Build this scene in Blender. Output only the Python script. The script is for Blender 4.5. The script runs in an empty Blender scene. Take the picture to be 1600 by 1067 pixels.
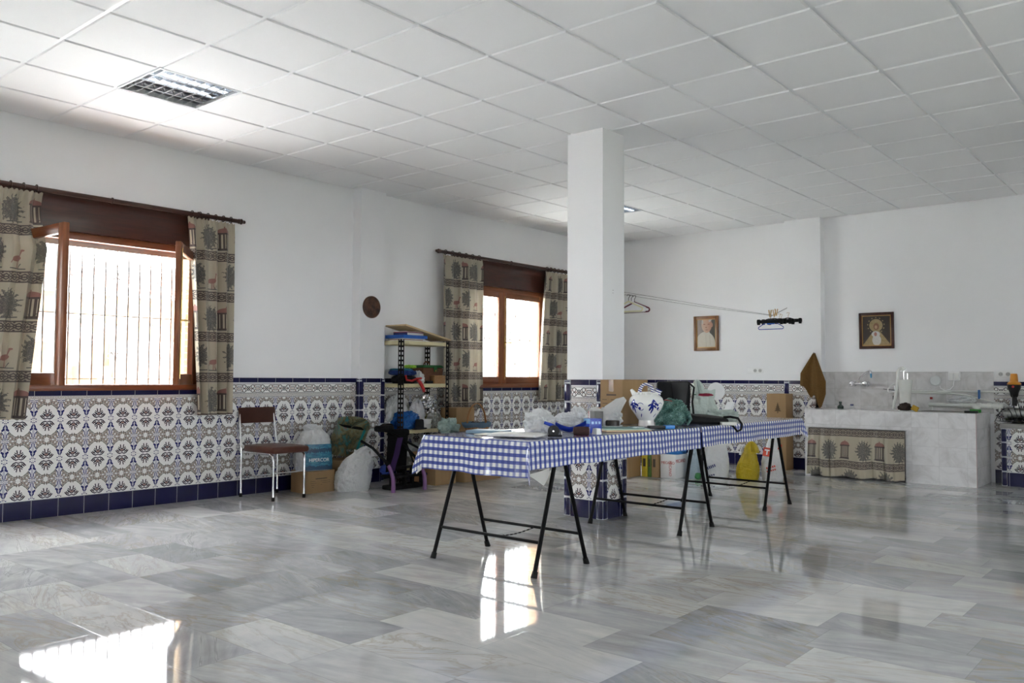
import bpy, bmesh, math, random
from mathutils import Vector, Matrix, Euler, noise
PI = math.pi
sc = bpy.context.scene
COL = sc.collection

# ------------------------------------------------------------ node helpers
class Ex:
    """A value in a shader graph; arithmetic on it adds Math nodes."""
    def __init__(s, nt, sock): s.nt, s.s = nt, sock
    def _op(s, op, *a):
        n = s.nt.nodes.new('ShaderNodeMath'); n.operation = op
        for i, v in enumerate((s,) + a):
            if isinstance(v, Ex): s.nt.links.new(v.s, n.inputs[i])
            else: n.inputs[i].default_value = float(v)
        return Ex(s.nt, n.outputs[0])
    def __add__(s, o): return s._op('ADD', o)
    __radd__ = __add__
    def __sub__(s, o): return s._op('SUBTRACT', o)
    def __rsub__(s, o): return (s * -1.0) + o
    def __mul__(s, o): return s._op('MULTIPLY', o)
    __rmul__ = __mul__
    def __truediv__(s, o): return s._op('DIVIDE', o)
    def abs(s): return s._op('ABSOLUTE')
    def frac(s): return s._op('FRACT')
    def floor(s): return s._op('FLOOR')
    def sin(s): return s._op('SINE')
    def cos(s): return s._op('COSINE')
    def sqrt(s): return s._op('SQRT')
    def pow(s, o): return s._op('POWER', o)
    def mod(s, o): return s._op('FLOORED_MODULO', o)
    def min(s, o): return s._op('MINIMUM', o)
    def max(s, o): return s._op('MAXIMUM', o)
    def lt(s, o): return s._op('LESS_THAN', o)
    def gt(s, o): return s._op('GREATER_THAN', o)
    def madd(s, a, b): return s._op('MULTIPLY_ADD', a, b)
    def atan2(s, o): return s._op('ARCTAN2', o)
    def clamp01(s): return s.max(0.0).min(1.0)
    def inv(s): return 1.0 - s

def ellipse(x, y, cx, cy, rx, ry, rot=0.0):
    """mask of a filled ellipse"""
    dx, dy = x - cx, y - cy
    if rot:
        c, s_ = math.cos(rot), math.sin(rot)
        dx, dy = dx * c + dy * s_, dy * c - dx * s_
    a, b = dx / rx, dy / ry
    return (a * a + b * b).lt(1.0)
def seg(x, y, ax, ay, bx, by, w):
    """mask of a thick line"""
    ux, uy = bx - ax, by - ay
    L2 = ux * ux + uy * uy
    px, py = x - ax, y - ay
    h = ((px * ux + py * uy) * (1.0 / L2)).clamp01()
    dx, dy = px - h * ux, py - h * uy
    return (dx * dx + dy * dy).lt(w * w)
def ring(x, y, cx, cy, r, w):
    dx, dy = x - cx, y - cy
    return ((dx * dx + dy * dy).sqrt() - r).abs().lt(w)
def union(*m):
    r = m[0]
    for k in m[1:]: r = r.max(k)
    return r

class Mt:
    """A procedural material under construction."""
    def __init__(s, name, rough=0.5, metal=0.0, spec=0.5, base=(0.8, 0.8, 0.8)):
        s.m = bpy.data.materials.new(name); s.m.use_nodes = True
        s.nt = s.m.node_tree
        s.b = s.nt.nodes['Principled BSDF']; s.out = s.nt.nodes['Material Output']
        s.set(rough=rough, metal=metal, spec=spec, base=base)
    def set(s, rough=None, metal=None, spec=None, base=None, **kw):
        i = s.b.inputs
        if rough is not None: i['Roughness'].default_value = rough
        if metal is not None: i['Metallic'].default_value = metal
        if spec is not None: i['Specular IOR Level'].default_value = spec
        if base is not None: i['Base Color'].default_value = (*base, 1)
        for k, v in kw.items(): i[k].default_value = v
        return s
    def node(s, t, **kw):
        n = s.nt.nodes.new(t)
        for k, v in kw.items(): setattr(n, k, v)
        return n
    def link(s, a, b):
        s.nt.links.new(a.s if isinstance(a, Ex) else a, b); return s
    def uv(s):
        n = s.node('ShaderNodeUVMap'); x = s.node('ShaderNodeSeparateXYZ'); s.link(n.outputs[0], x.inputs[0])
        s.uvout = n.outputs[0]
        return Ex(s.nt, x.outputs[0]), Ex(s.nt, x.outputs[1])
    def obj(s):
        n = s.node('ShaderNodeTexCoord'); return n.outputs['Object']
    def pos(s):
        n = s.node('ShaderNodeNewGeometry'); return n.outputs['Position']
    def xyz(s, v):
        x = s.node('ShaderNodeSeparateXYZ'); s.link(v, x.inputs[0])
        return [Ex(s.nt, o) for o in x.outputs]
    def vec(s, x, y, z=0.0):
        n = s.node('ShaderNodeCombineXYZ')
        for i, v in enumerate((x, y, z)):
            if isinstance(v, Ex): s.link(v, n.inputs[i])
            else: n.inputs[i].default_value = v
        return n.outputs[0]
    def noise(s, v, scale, detail=3.0, rough=0.5, dist=0.0):
        n = s.node('ShaderNodeTexNoise')
        if v is not None: s.link(v, n.inputs['Vector'])
        n.inputs['Scale'].default_value = scale; n.inputs['Detail'].default_value = detail
        n.inputs['Roughness'].default_value = rough; n.inputs['Distortion'].default_value = dist
        return Ex(s.nt, n.outputs[0])
    def white(s, v):
        n = s.node('ShaderNodeTexWhiteNoise'); s.link(v, n.inputs['Vector'])
        return Ex(s.nt, n.outputs['Value'])
    def mix(s, f, a, b):
        """colour mix; a and b are colours or sockets"""
        n = s.node('ShaderNodeMix', data_type='RGBA')
        if isinstance(f, Ex): s.link(f, n.inputs[0])
        else: n.inputs[0].default_value = f
        for i, c in ((6, a), (7, b)):
            if isinstance(c, tuple): n.inputs[i].default_value = (*c, 1)
            else: s.link(c, n.inputs[i])
        return n.outputs[2]
    def ramp(s, f, stops):
        n = s.node('ShaderNodeValToRGB'); s.link(f, n.inputs[0])
        e = n.color_ramp.elements
        while len(e) < len(stops): e.new(0.5)
        for k, (p, c) in zip(e, stops): k.position = p; k.color = (*c, 1)
        return n.outputs[0]
    def color(s, c): s.link(c, s.b.inputs['Base Color']); return s
    def bump(s, h, strength=0.2, dist=0.01):
        n = s.node('ShaderNodeBump'); n.inputs['Strength'].default_value = strength; n.inputs['Distance'].default_value = dist
        s.link(h, n.inputs['Height']); s.link(n.outputs[0], s.b.inputs['Normal']); return s

def plain(name, base, rough=0.5, metal=0.0, spec=0.5, var=0.06, scale=12.0, bump=0.0, **kw):
    """one colour with a little procedural unevenness"""
    k = Mt(name, rough, metal, spec, base)
    n = k.noise(k.obj(), scale, 4.0)
    lo = tuple(c * (1 - var) for c in base); hi = tuple(min(1, c * (1 + var)) for c in base)
    k.color(k.mix(n, lo, hi))
    if bump: k.bump(n, bump, 0.01)
    k.set(**kw)
    return k.m

def woodmat(name, c0, c1, rough=0.35, axis=1, scale=6.0):
    k = Mt(name, rough)
    x, y, z = k.xyz(k.obj())
    st = [1.0, 1.0, 1.0]; st[axis] = 0.08
    v = k.vec(x * st[0], y * st[1], z * st[2])
    n = k.noise(v, scale * 8, 5.0, 0.6, 0.4)
    k.color(k.ramp(n, [(0.3, c0), (0.7, c1)]))
    return k.m

def plastic_film(name, base, alpha=0.35, rough=0.35, trans=0.4):
    """thin carrier-bag film: diffuse and translucent with a sheen, partly see-through"""
    k = Mt(name, rough, base=base)
    n = k.noise(k.obj(), 28.0, 3.0, 0.6)
    k.color(k.mix(n, tuple(c * 0.9 for c in base), base))
    rg = (k.noise(k.obj(), 11.0, 2.0, 0.5, 0.8) - 0.5).abs() * -2.2 + (k.noise(k.obj(), 26.0, 2.0, 0.5, 0.6) - 0.5).abs() * -1.0
    k.bump(rg + n * 0.15, 0.9, 0.022)
    tl = k.node('ShaderNodeBsdfTranslucent'); tl.inputs[0].default_value = (*base, 1)
    mx = k.node('ShaderNodeMixShader'); mx.inputs[0].default_value = trans
    k.link(k.b.outputs[0], mx.inputs[1]); k.link(tl.outputs[0], mx.inputs[2])
    last = mx.outputs[0]
    if alpha > 0:
        tp = k.node('ShaderNodeBsdfTransparent'); m2 = k.node('ShaderNodeMixShader'); m2.inputs[0].default_value = alpha
        k.link(last, m2.inputs[1]); k.link(tp.outputs[0], m2.inputs[2]); last = m2.outputs[0]
    k.link(last, k.out.inputs[0])
    return k.m

# ------------------------------------------------------------ mesh helpers
class MB:
    def __init__(s): s.bm = bmesh.new(); s.uvl = s.bm.loops.layers.uv.new('UVMap'); s.mi = 0
    def _tag(s, faces, uvf=None):
        for f in faces:
            f.material_index = s.mi
            if uvf:
                for l in f.loops: l[s.uvl].uv = uvf(l.vert.co, f)
    def box(s, c, d, rot=None, bev=0.0, seg=2, taper=None):
        """centre, full size, optional Euler rotation (about centre), bevel; taper scales the top"""
        r = bmesh.ops.create_cube(s.bm, size=1.0)
        vs = r['verts']
        for v in vs:
            v.co = Vector((v.co.x * d[0], v.co.y * d[1], v.co.z * d[2]))
            if taper and v.co.z > 0: v.co.x *= taper; v.co.y *= taper
        fs = set(f for v in vs for f in v.link_faces)
        if bev > 0:
            es = set(e for v in vs for e in v.link_edges)
            g = bmesh.ops.bevel(s.bm, geom=list(es), offset=bev, segments=seg, profile=0.5, affect='EDGES')
            vs = set(g['verts']) | set(v for v in vs if v.is_valid)
            fs = set(f for v in vs for f in v.link_faces)
            vs = set(v for f in fs for v in f.verts)
        M = Matrix.Translation(Vector(c))
        if rot: M = M @ Euler(rot).to_matrix().to_4x4()
        for v in vs: v.co = M @ v.co
        s._tag(fs)
        return s
    def b2(s, x0, x1, y0, y1, z0, z1, bev=0.0):
        return s.box(((x0 + x1) / 2, (y0 + y1) / 2, (z0 + z1) / 2), (x1 - x0, y1 - y0, z1 - z0), bev=bev)
    def quad(s, p, uv=None):
        vs = [s.bm.verts.new(q) for q in p]
        f = s.bm.faces.new(vs); f.material_index = s.mi
        if uv:
            for l, t in zip(f.loops, uv): l[s.uvl].uv = t
        return s
    def tube(s, pts, r, n=10, closed=False, cap=True):
        """round bar along a polyline; r a number or one radius per point"""
        P = [Vector(p) for p in pts]; m = len(P)
        R = r if isinstance(r, (list, tuple)) else [r] * m
        rings = []; up = None
        for i in range(m):
            if closed: t = P[(i + 1) % m] - P[i - 1]
            else: t = P[min(i + 1, m - 1)] - P[max(i - 1, 0)]
            t.normalize()
            if up is None:
                up = Vector((0, 0, 1)) if abs(t.z) < 0.9 else Vector((1, 0, 0))
            a = t.cross(up)
            if a.length < 1e-6: a = t.orthogonal()
            a.normalize(); b = a.cross(t).normalized(); up = b
            rings.append([s.bm.verts.new(P[i] + (a * math.cos(2 * PI * k / n) + b * math.sin(2 * PI * k / n)) * R[i]) for k in range(n)])
        fs = []
        for i in range(m if closed else m - 1):
            A, B = rings[i], rings[(i + 1) % m]
            for k in range(n):
                fs.append(s.bm.faces.new((A[k], A[(k + 1) % n], B[(k + 1) % n], B[k])))
        if cap and not closed:
            fs.append(s.bm.faces.new(rings[0][::-1])); fs.append(s.bm.faces.new(rings[-1]))
        s._tag(fs); return s
    def cyl(s, p0, p1, r0, r1=None, n=20):
        return s.tube([p0, p1], [r0, r0 if r1 is None else r1], n)
    def lathe(s, prof, c=(0, 0, 0), n=32, M=None, sx=1.0, sy=1.0, uvs=False):
        """profile [(radius, height)] about z"""
        rings = []
        for r, z in prof:
            rings.append([s.bm.verts.new((r * math.cos(2 * PI * k / n) * sx, r * math.sin(2 * PI * k / n) * sy, z)) for k in range(n)])
        fs = []
        tot = len(prof) - 1
        for i in range(tot):
            A, B = rings[i], rings[i + 1]
            for k in range(n):
                f = s.bm.faces.new((A[k], A[(k + 1) % n], B[(k + 1) % n], B[k])); fs.append(f)
                if uvs:
                    for l, t in zip(f.loops, ((k / n, prof[i][1]), ((k + 1) / n, prof[i][1]), ((k + 1) / n, prof[i + 1][1]), (k / n, prof[i + 1][1]))): l[s.uvl].uv = t
        if prof[0][0] > 1e-4: fs.append(s.bm.faces.new(rings[0][::-1]))
        if prof[-1][0] > 1e-4: fs.append(s.bm.faces.new(rings[-1]))
        T = Matrix.Translation(Vector(c)) @ (M or Matrix.Identity(4))
        for R in rings:
            for v in R: v.co = T @ v.co
        s._tag(fs); return s
    def grid(s, fn, nu, nv, uvfn=None, wrap=False):
        """fn(a,b) for a,b in 0..1"""
        V = [[s.bm.verts.new(fn(i / nu, j / nv)) for j in range(nv + 1)] for i in range(nu if wrap else nu + 1)]
        for i in range(nu):
            for j in range(nv):
                i2 = (i + 1) % nu if wrap else i + 1
                f = s.bm.faces.new((V[i][j], V[i2][j], V[i2][j + 1], V[i][j + 1])); f.material_index = s.mi
                if uvfn:
                    for l, (a, b) in zip(f.loops, ((i, j), (i + 1, j), (i + 1, j + 1), (i, j + 1))): l[s.uvl].uv = uvfn(a / nu, b / nv)
        return s
    def blob(s, c, r, seed=0, amp=0.15, freq=2.0, nu=28, nv=18, flat=None, amp2=0.05):
        """lumpy rounded mass (cloth heaps, stuffed bags) with creases; flat = height below which it is pressed flat"""
        nu, nv = max(nu, 60), max(nv, 40)
        o1, o2, o3 = Vector((seed * 7.1, 0, 0)), Vector((0, seed * 3.7, 0)), Vector((0, 0, seed * 5.3))
        def fn(a, b):
            th, ph = 2 * PI * a, PI * (b * 0.998 + 0.001)
            d = Vector((math.sin(ph) * math.cos(th), math.sin(ph) * math.sin(th), -math.cos(ph)))
            w = d + 0.35 * Vector((noise.noise(d * 2 + o3), noise.noise(d * 2 + o1), noise.noise(d * 2 + o2)))
            k = 1 + amp * noise.noise(w * freq + o1) + amp2 * (0.9 - 2.6 * abs(noise.noise(w * freq * 1.5 + o2))) + amp2 * 0.55 * (0.7 - 2.4 * abs(noise.noise(w * freq * 3.3 + o3)))
            e = 0.82                                    # squarer than a ball
            p = Vector([math.copysign(abs(q) ** e, q) * rr for q, rr in zip(d, r)]) * k
            if flat is not None: p.z = max(p.z, flat)
            return p + Vector(c)
        return s.grid(fn, nu, nv, wrap=True)
    def prism(s, pts, d, M=None):
        """outline [(x,y)] extruded by d in z, then moved by M"""
        M = M or Matrix.Identity(4)
        A = [s.bm.verts.new(M @ Vector((x, y, 0))) for x, y in pts]; B = [s.bm.verts.new(M @ Vector((x, y, d))) for x, y in pts]
        n = len(pts)
        fs = [s.bm.faces.new(A[::-1]), s.bm.faces.new(B)]
        for k in range(n): fs.append(s.bm.faces.new((A[k], A[(k + 1) % n], B[(k + 1) % n], B[k])))
        s._tag(fs); return s
    def wall_uv(s, pu=1.0, ou=0.0, ov=0.0):
        """planar metres: along the wall, height"""
        for f in s.bm.faces:
            n = f.normal if f.normal.length else Vector((0, 0, 1)); f.normal_update(); n = f.normal
            for l in f.loops:
                c = l.vert.co
                if abs(n.x) > 0.6: t = ((c.y - ou) / pu, c.z - ov)
                elif abs(n.y) > 0.6: t = ((c.x - ou) / pu, c.z - ov)
                else: t = ((c.x - ou) / pu, c.y)
                l[s.uvl].uv = t
        return s
    def build(s, name, mat, parent=None, loc=(0, 0, 0), rz=0.0, smooth=True, angle=40, flip=True):
        if flip: bmesh.ops.recalc_face_normals(s.bm, faces=s.bm.faces)
        me = bpy.data.meshes.new(name); s.bm.to_mesh(me); s.bm.free()
        for m in (mat if isinstance(mat, (list, tuple)) else [mat]): me.materials.append(m)
        if smooth:
            me.polygons.foreach_set('use_smooth', [True] * len(me.polygons))
            me.set_sharp_from_angle(angle=math.radians(angle))
        o = bpy.data.objects.new(name, me); COL.objects.link(o)
        o.location = loc; o.rotation_euler = (0, 0, rz)
        if parent: o.parent = parent
        return o

def thing(name, label, cat, loc=(0, 0, 0), rz=0.0, group=None, rot=None):
    o = bpy.data.objects.new(name, None); COL.objects.link(o); o.empty_display_size = 0.1
    o.location = loc; o.rotation_euler = rot or (0, 0, rz)
    return tag(o, label, cat, group)
def tag(o, label, cat, group=None):
    o['label'] = label; o['category'] = cat
    if group: o['group'] = group
    return o
def struct(o, label=None):
    o['kind'] = 'structure'
    if label: o['label'] = label
    return o
def text(body, size, mat, parent, M, name='lettering', ext=0.0006, sx=1.0, align='CENTER'):
    cu = bpy.data.curves.new(name, 'FONT'); cu.body = body; cu.size = size; cu.extrude = ext; cu.align_x = align; cu.align_y = 'CENTER'; cu.space_character = 1.0
    t = bpy.data.objects.new(name, cu); COL.objects.link(t)
    bpy.context.view_layer.update()
    me = bpy.data.meshes.new_from_object(t.evaluated_get(bpy.context.evaluated_depsgraph_get()))
    COL.objects.unlink(t); bpy.data.objects.remove(t)
    me.name = name; me.transform(M @ Matrix.Diagonal((sx, 1, 1, 1)))
    me.materials.clear(); me.materials.append(mat)
    o = bpy.data.objects.new(name, me); COL.objects.link(o); o.parent = parent
    return o
def facing(loc, normal, up=(0, 0, 1)):
    """matrix taking the xy plane to a plane at loc whose z axis is normal"""
    n = Vector(normal).normalized(); u = Vector(up); x = u.cross(n).normalized(); y = n.cross(x)
    M = Matrix((x, y, n)).transposed().to_4x4(); M.translation = Vector(loc); return M
SKY, SUN, EXPO = 6.2, 20.0, 2.2
# ------------------------------------------------------------ room dimensions (metres)
YB, ZC, XR, YR = 10.488, 3.11, 11.0, -4.0
DADO = 1.096
W1 = (2.43, 4.01); W2 = (7.32, 9.08); W3 = (-3.4, -2.4); W4 = (1.2, 1.95); WZ = (1.0, 2.26)
DOORS = [(8.6, 9.6)]; DH = 2.3; RW = [(1.2, 3.0), (4.7, 5.8)]     # door behind the camera; right-hand windows added to brighten the room

# ------------------------------------------------------------ setting materials
NAVY = (0.008, 0.008, 0.05)
def mat_plaster(name='white_plaster'):
    k = Mt(name, 0.62, spec=0.25)
    p = k.pos()
    n = k.noise(p, 2.3, 4.0); g = k.noise(p, 90.0, 3.0)
    k.color(k.mix(n, (0.80, 0.80, 0.812), (0.85, 0.85, 0.86)))
    k.bump(g, 0.10, 0.004)
    return k.m
M_plaster = mat_plaster()

def mat_dado(low=False):
    """painted Andalusian wall tiles; u counts tiles along the wall, v is the height in metres"""
    k = Mt('painted_tile_low' if low else 'painted_tile', 0.13, spec=0.5)
    u, v = k.uv()
    X = ((u.frac()) - 0.5).abs() * 19.8                # 0 at the medallion's axis, 9.9 at the joint
    ph = (v - 0.145) / 0.306
    Y = (0.5 - (ph.frac() - 0.5).abs()) * 30.6         # 0 at the medallion's centre, 15.3 between two
    dark = (0.035, 0.03, 0.05); blue = (0.02, 0.024, 0.13); taupe = (0.30, 0.27, 0.25); rose = (0.47, 0.36, 0.32)
    white = (0.80, 0.80, 0.79)
    nz = k.noise(k.vec(X * 0.5, Y * 0.5), 1.6, 2.0)
    # leaf clusters between two medallions
    lv = [(1.7, 13.0, 1.55, 0.95, 0.35), (3.9, 13.7, 1.5, 1.0, -0.45), (5.3, 12.0, 1.6, 0.85, -0.85), (6.9, 10.6, 1.6, 0.8, -1.15), (7.4, 12.9, 0.8, 1.25, -0.35), (2.6, 14.9, 1.0, 0.8, 0.0), (5.9, 14.4, 1.2, 0.75, 0.4)]
    leaf = union(*[ellipse(X, Y, *q) for q in lv])
    leafin = union(*[ellipse(X, Y, q[0], q[1], q[2] * 0.60, q[3] * 0.55, q[4]) for q in lv])
    leafdark = union(seg(X, Y, 0.4, 12.6, 0.9, 11.2, 0.34), seg(X, Y, 0.9, 12.0, 3.2, 12.2, 0.30), seg(X, Y, 3.2, 12.2, 4.6, 10.9, 0.30), seg(X, Y, 4.6, 10.9, 6.2, 9.6, 0.28), seg(X, Y, 6.2, 9.6, 7.2, 8.2, 0.28))
    # blue scrolls along the tile joints
    lav = X.gt(9.05).min(Y.gt(2.6)).min(Y.lt(13.6))
    bl = union(ellipse(X, Y, 7.9, 7.0, 0.75, 0.85, 0.4), ellipse(X, Y, 8.9, 6.3, 0.6, 0.9), seg(X, Y, 8.0, 6.8, 9.4, 3.3, 0.42), ellipse(X, Y, 8.7, 4.6, 0.5, 0.75), ellipse(X, Y, 8.2, 1.0, 0.55, 0.42), ellipse(X, Y, 9.35, 1.7, 0.35, 0.5),
               seg(X, Y, 7.5, 8.6, 8.7, 10.4, 0.30), seg(X, Y, 8.7, 10.4, 8.9, 12.8, 0.28), seg(X, Y, 8.0, 14.1, 9.0, 13.9, 0.30), seg(X, Y, 9.9, 12.9, 9.9, 14.6, 0.40), seg(X, Y, 7.2, 15.3, 9.2, 15.3, 0.32))
    # bouquet in the medallion
    fl = union(seg(X, Y, 5.0, 3.4, 3.5, 1.6, 0.45), seg(X, Y, 3.5, 1.6, 1.8, 0.9, 0.45), seg(X, Y, 1.8, 0.9, 0.2, 1.5, 0.40), seg(X, Y, 4.1, 4.1, 2.2, 2.2, 0.36), seg(X, Y, 3.1, 5.2, 1.9, 3.6, 0.42), ellipse(X, Y, 2.0, 4.0, 0.62, 1.0, 0.5), seg(X, Y, 1.0, 6.2, 1.35, 8.0, 0.44),
               seg(X, Y, 1.9, 5.5, 2.7, 6.4, 0.34), seg(X, Y, 0.2, 2.6, 1.2, 3.2, 0.38), seg(X, Y, 0.9, 5.3, 0.1, 4.9, 0.38))
    flp = union(ellipse(X, Y, 0.6, 3.9, 0.85, 0.95), ellipse(X, Y, 3.5, 3.0, 0.95, 0.40, 0.75), ellipse(X, Y, 1.3, 5.9, 0.45, 0.5))
    c = k.mix(lav, white, (0.47, 0.47, 0.56))
    c = k.mix(leaf, c, (0.16, 0.148, 0.135))
    c = k.mix(leafin, c, (0.47, 0.385, 0.35))
    c = k.mix(leafdark, c, (0.12, 0.105, 0.09))
    c = k.mix(bl, c, blue)
    c = k.mix(flp, c, (0.30, 0.20, 0.18))
    c = k.mix(fl, c, dark)
    # ---- border courses
    zb = (v - 0.757) / 0.153                             # rows above the pattern
    a = X; 
    h1 = (v - 0.9115) * 100.0                            # cm above the border's foot
    zig = ((((u * 8.0).frac() - 0.5).abs() * 5.6 + 0.8) - h1).abs().lt(0.5)
    zig = union(zig, (((0.5 - ((u * 8.0).frac() - 0.5).abs()) * 5.6 + 0.8) - h1).abs().lt(0.42)).min(h1.lt(3.9)).min(h1.gt(0.3))
    zl = union((h1 - 0.25).abs().lt(0.22), (h1 - 4.0).abs().lt(0.22), (h1 - 12.6).abs().lt(0.2))
    f = h1 - 8.3
    sc1 = union(ring(X, f, 0.0, 0.0, 1.7, 0.32), ring(X, f, 4.6, 1.9, 1.6, 0.3), ring(X, f, 4.6, -1.9, 1.6, 0.3), seg(X, f, 0, 0, 3.2, 3.0, 0.28), seg(X, f, 0, 0, 3.2, -3.0, 0.28), ring(X, f, 8.9, 0.0, 1.6, 0.32),
                seg(X, f, 6.2, 3.2, 9.9, 3.4, 0.3), seg(X, f, 6.2, -3.2, 9.9, -3.4, 0.3))
    sc2 = union(ellipse(X, f, 0, 0, 0.9, 0.9), ellipse(X, f, 3.2, 0.0, 1.2, 0.6), ellipse(X, f, 8.9, 0.0, 0.8, 0.8), ellipse(X, f, 6.6, 1.9, 0.8, 0.9), ellipse(X, f, 6.6, -1.9, 0.8, 0.9)).min(h1.gt(4.2))
    cb = k.mix(zig, white, taupe); cb = k.mix(sc2, cb, rose); cb = k.mix(union(zl, sc1.min(h1.gt(4.4))), cb, (0.075, 0.065, 0.075))
    z0 = 0.921 if low else 0.9115
    c = k.mix(v.gt(z0), c, cb)
    # ---- navy courses and joints
    top = 0.944 if low else 1.050
    nav = union(v.lt(0.142), v.gt(top))
    c = k.mix(nav, c, NAVY)
    jv = ((v - 0.145) / 0.153)
    rowj = (jv.frac() - 0.5).abs().gt(0.4905).min(v.lt(z0 - 0.02))
    colj = (u.frac() - 0.5).abs().gt(0.4935)
    j = union(rowj, colj, (v - 0.143).abs().lt(0.0016), (v - top).abs().lt(0.0018), (v - z0).abs().lt(0.0014))
    c = k.mix(j, c, (0.52, 0.53, 0.55))
    k.color(c)
    r = j * 0.5 + 0.11
    k.link(r, k.b.inputs['Roughness'])
    k.bump(j.inv() + k.noise(k.vec(u, v), 9.0, 1.0) * 0.25, 0.22, 0.003)
    return k.m
M_dado = mat_dado(); M_dadolow = mat_dado(True)
M_navy = plain('navy_glaze', NAVY, 0.12, var=0.15, scale=20)

def mat_marble_tile(name='grey_marble_tile', lo=(0.46, 0.45, 0.445), hi=(0.62, 0.61, 0.61), ps=0.31, pt=0.2):
    k = Mt(name, 0.16)
    u, v = k.uv()
    idu, idv = (u / ps).floor(), (v / pt).floor()
    rnd = k.white(k.vec(idu, idv))
    n = k.noise(k.vec(u + rnd * 7.0, v + rnd * 3.0), 5.0, 6.0, 0.62, 1.2)
    c = k.ramp(n, [(0.32, lo), (0.55, hi), (0.78, tuple(min(1, x * 1.06) for x in hi))])
    j = union(((u / ps).frac() - 0.5).abs().gt(0.4955), ((v / pt).frac() - 0.5).abs().gt(0.493))
    k.color(k.mix(j * 0.5, c, tuple(x * 0.62 for x in lo)))
    k.bump(j.inv(), 0.15, 0.002)
    return k.m
M_backsplash = mat_marble_tile()
M_counter = mat_marble_tile('white_marble_tile', (0.60, 0.585, 0.59), (0.75, 0.74, 0.75), 0.27, 0.2)

def mat_floor():
    """polished marble slabs 60 x 30.5 cm laid in staggered courses along x"""
    k = Mt('polished_marble_slab', 0.07, spec=0.6)
    x, y, z = k.xyz(k.pos())
    row = ((y - 2.287) / 0.308).floor()
    off = k.white(k.vec(row, 3.7)) * 0.6
    cx = ((x + off + 20.0) / 0.6)
    col = cx.floor()
    r1 = k.white(k.vec(row, col, 1.0)); r2 = k.white(k.vec(row, col, 2.0)); r3 = k.white(k.vec(row, col, 5.0))
    ang = (r1 - 0.5) * 1.1
    ca, sa = ang.cos(), ang.sin()
    lx, ly = x + r2 * 11.0, y + r3 * 9.0
    px, py = lx * ca - ly * sa, lx * sa + ly * ca
    st = k.noise(k.vec(px * 0.35, py * 2.3), 3.2, 7.0, 0.62, 1.3)        # long streaks
    cl = k.noise(k.vec(px * 0.9, py * 1.4), 5.5, 5.0, 0.6, 0.6)
    t = (st * 0.75 + cl * 0.45 + (r2 - 0.5) * 0.46 - 0.1).clamp01()
    c = k.ramp(t, [(0.20, (0.300, 0.308, 0.322)), (0.42, (0.420, 0.426, 0.440)), (0.58, (0.530, 0.533, 0.538)), (0.80, (0.650, 0.645, 0.630))])
    vein = k.noise(k.vec(px * 0.5 + 4.0, py * 2.0), 2.2, 5.0, 0.6, 2.0)
    vm = (1.0 - ((vein - 0.5).abs() * 26.0)).clamp01() * (r3 * 1.3 - 0.35).clamp01()
    c = k.mix(vm * 0.6, c, (0.33, 0.27, 0.17))
    d2 = (1.0 - ((st - 0.57).abs() * 40.0)).clamp01() * (r1 * 1.5 - 0.6).clamp01()
    c = k.mix(d2 * 0.55, c, (0.15, 0.16, 0.17))
    j = union((((y - 2.287) / 0.308).frac() - 0.5).abs().gt(0.4955), (cx.frac() - 0.5).abs().gt(0.4977))
    c = k.mix(j * 0.45, c, (0.17, 0.17, 0.17))
    k.color(c)
    wear = k.noise(k.pos(), 1.3, 5.0, 0.6)
    k.link(wear * 0.06 + 0.012 + j * 0.12, k.b.inputs['Roughness'])
    tilt = k.noise(k.vec(x * 1.0, y * 1.0), 2.5, 1.0)
    k.bump(tilt * 0.5 + j * -0.02, 0.03, 0.02)
    return k.m
M_floor = mat_floor()

k = Mt('mineral_ceiling_tile', 0.8, spec=0.2)
n = k.noise(k.pos(), 160.0, 2.0); k.color(k.mix(n, (0.82, 0.82, 0.825), (0.86, 0.86, 0.865))); k.bump(n, 0.12, 0.002)
M_ceil = k.m
M_tbar = plain('white_enamel_tbar', (0.80, 0.81, 0.82), 0.35, var=0.02)

# ------------------------------------------------------------ floor, walls
struct(MB().b2(-0.3, XR + 0.3, YR - 0.3, YB + 0.3, -0.12, 0.0).build('floor', M_floor, smooth=False))

def holed(mb, u0, u1, z0, z1, holes, put):
    """fill a wall u0..u1 x z0..z1 around rectangular holes with boxes"""
    x = u0
    for a, b, c, d in sorted(holes):
        if a > x: put(x, a, z0, z1)
        if c > z0 + 1e-6: put(a, b, z0, c)
        if d < z1: put(a, b, d, z1)
        x = b
    put(x, u1, z0, z1)
mb = MB()
holed(mb, YR - 0.3, YB + 0.3, 0.0, 3.5, [(*W, *WZ) for W in (W1, W2)] + [(*W, 0.0, 2.45) for W in (W3, W4)], lambda a, b, c, d: mb.b2(-0.28, 0.0, a, b, c, d))
struct(mb.build('wall_left', M_plaster, smooth=False))
struct(MB().b2(0.0, XR, YB, YB + 0.28, 0.0, 3.5).build('wall_back', M_plaster, smooth=False))
mb = MB(); holed(mb, YR - 0.3, YB + 0.3, 0.0, 3.5, [(*W, *WZ) for W in RW], lambda a, b, c, d: mb.b2(XR, XR + 0.28, a, b, c, d))
struct(mb.build('wall_right', M_plaster, smooth=False))
mb = MB(); holed(mb, 0.0, XR, 0.0, 3.5, [(a, b, 0.0, DH) for a, b in DOORS], lambda a, b, c, d: mb.b2(a, b, YR - 0.28, YR, c, d) if d > c else None)
struct(mb.build('wall_rear', M_plaster, smooth=False))
PIL_L = (0.0, 0.14, 5.757, 6.096); PIL_B = (2.84, 3.295, YB - 0.13, YB)
struct(MB().b2(*PIL_L, 0.0, ZC + 0.02).build('trim_1', M_plaster, smooth=False), 'white plastered pilaster on the left wall between the windows')
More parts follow.
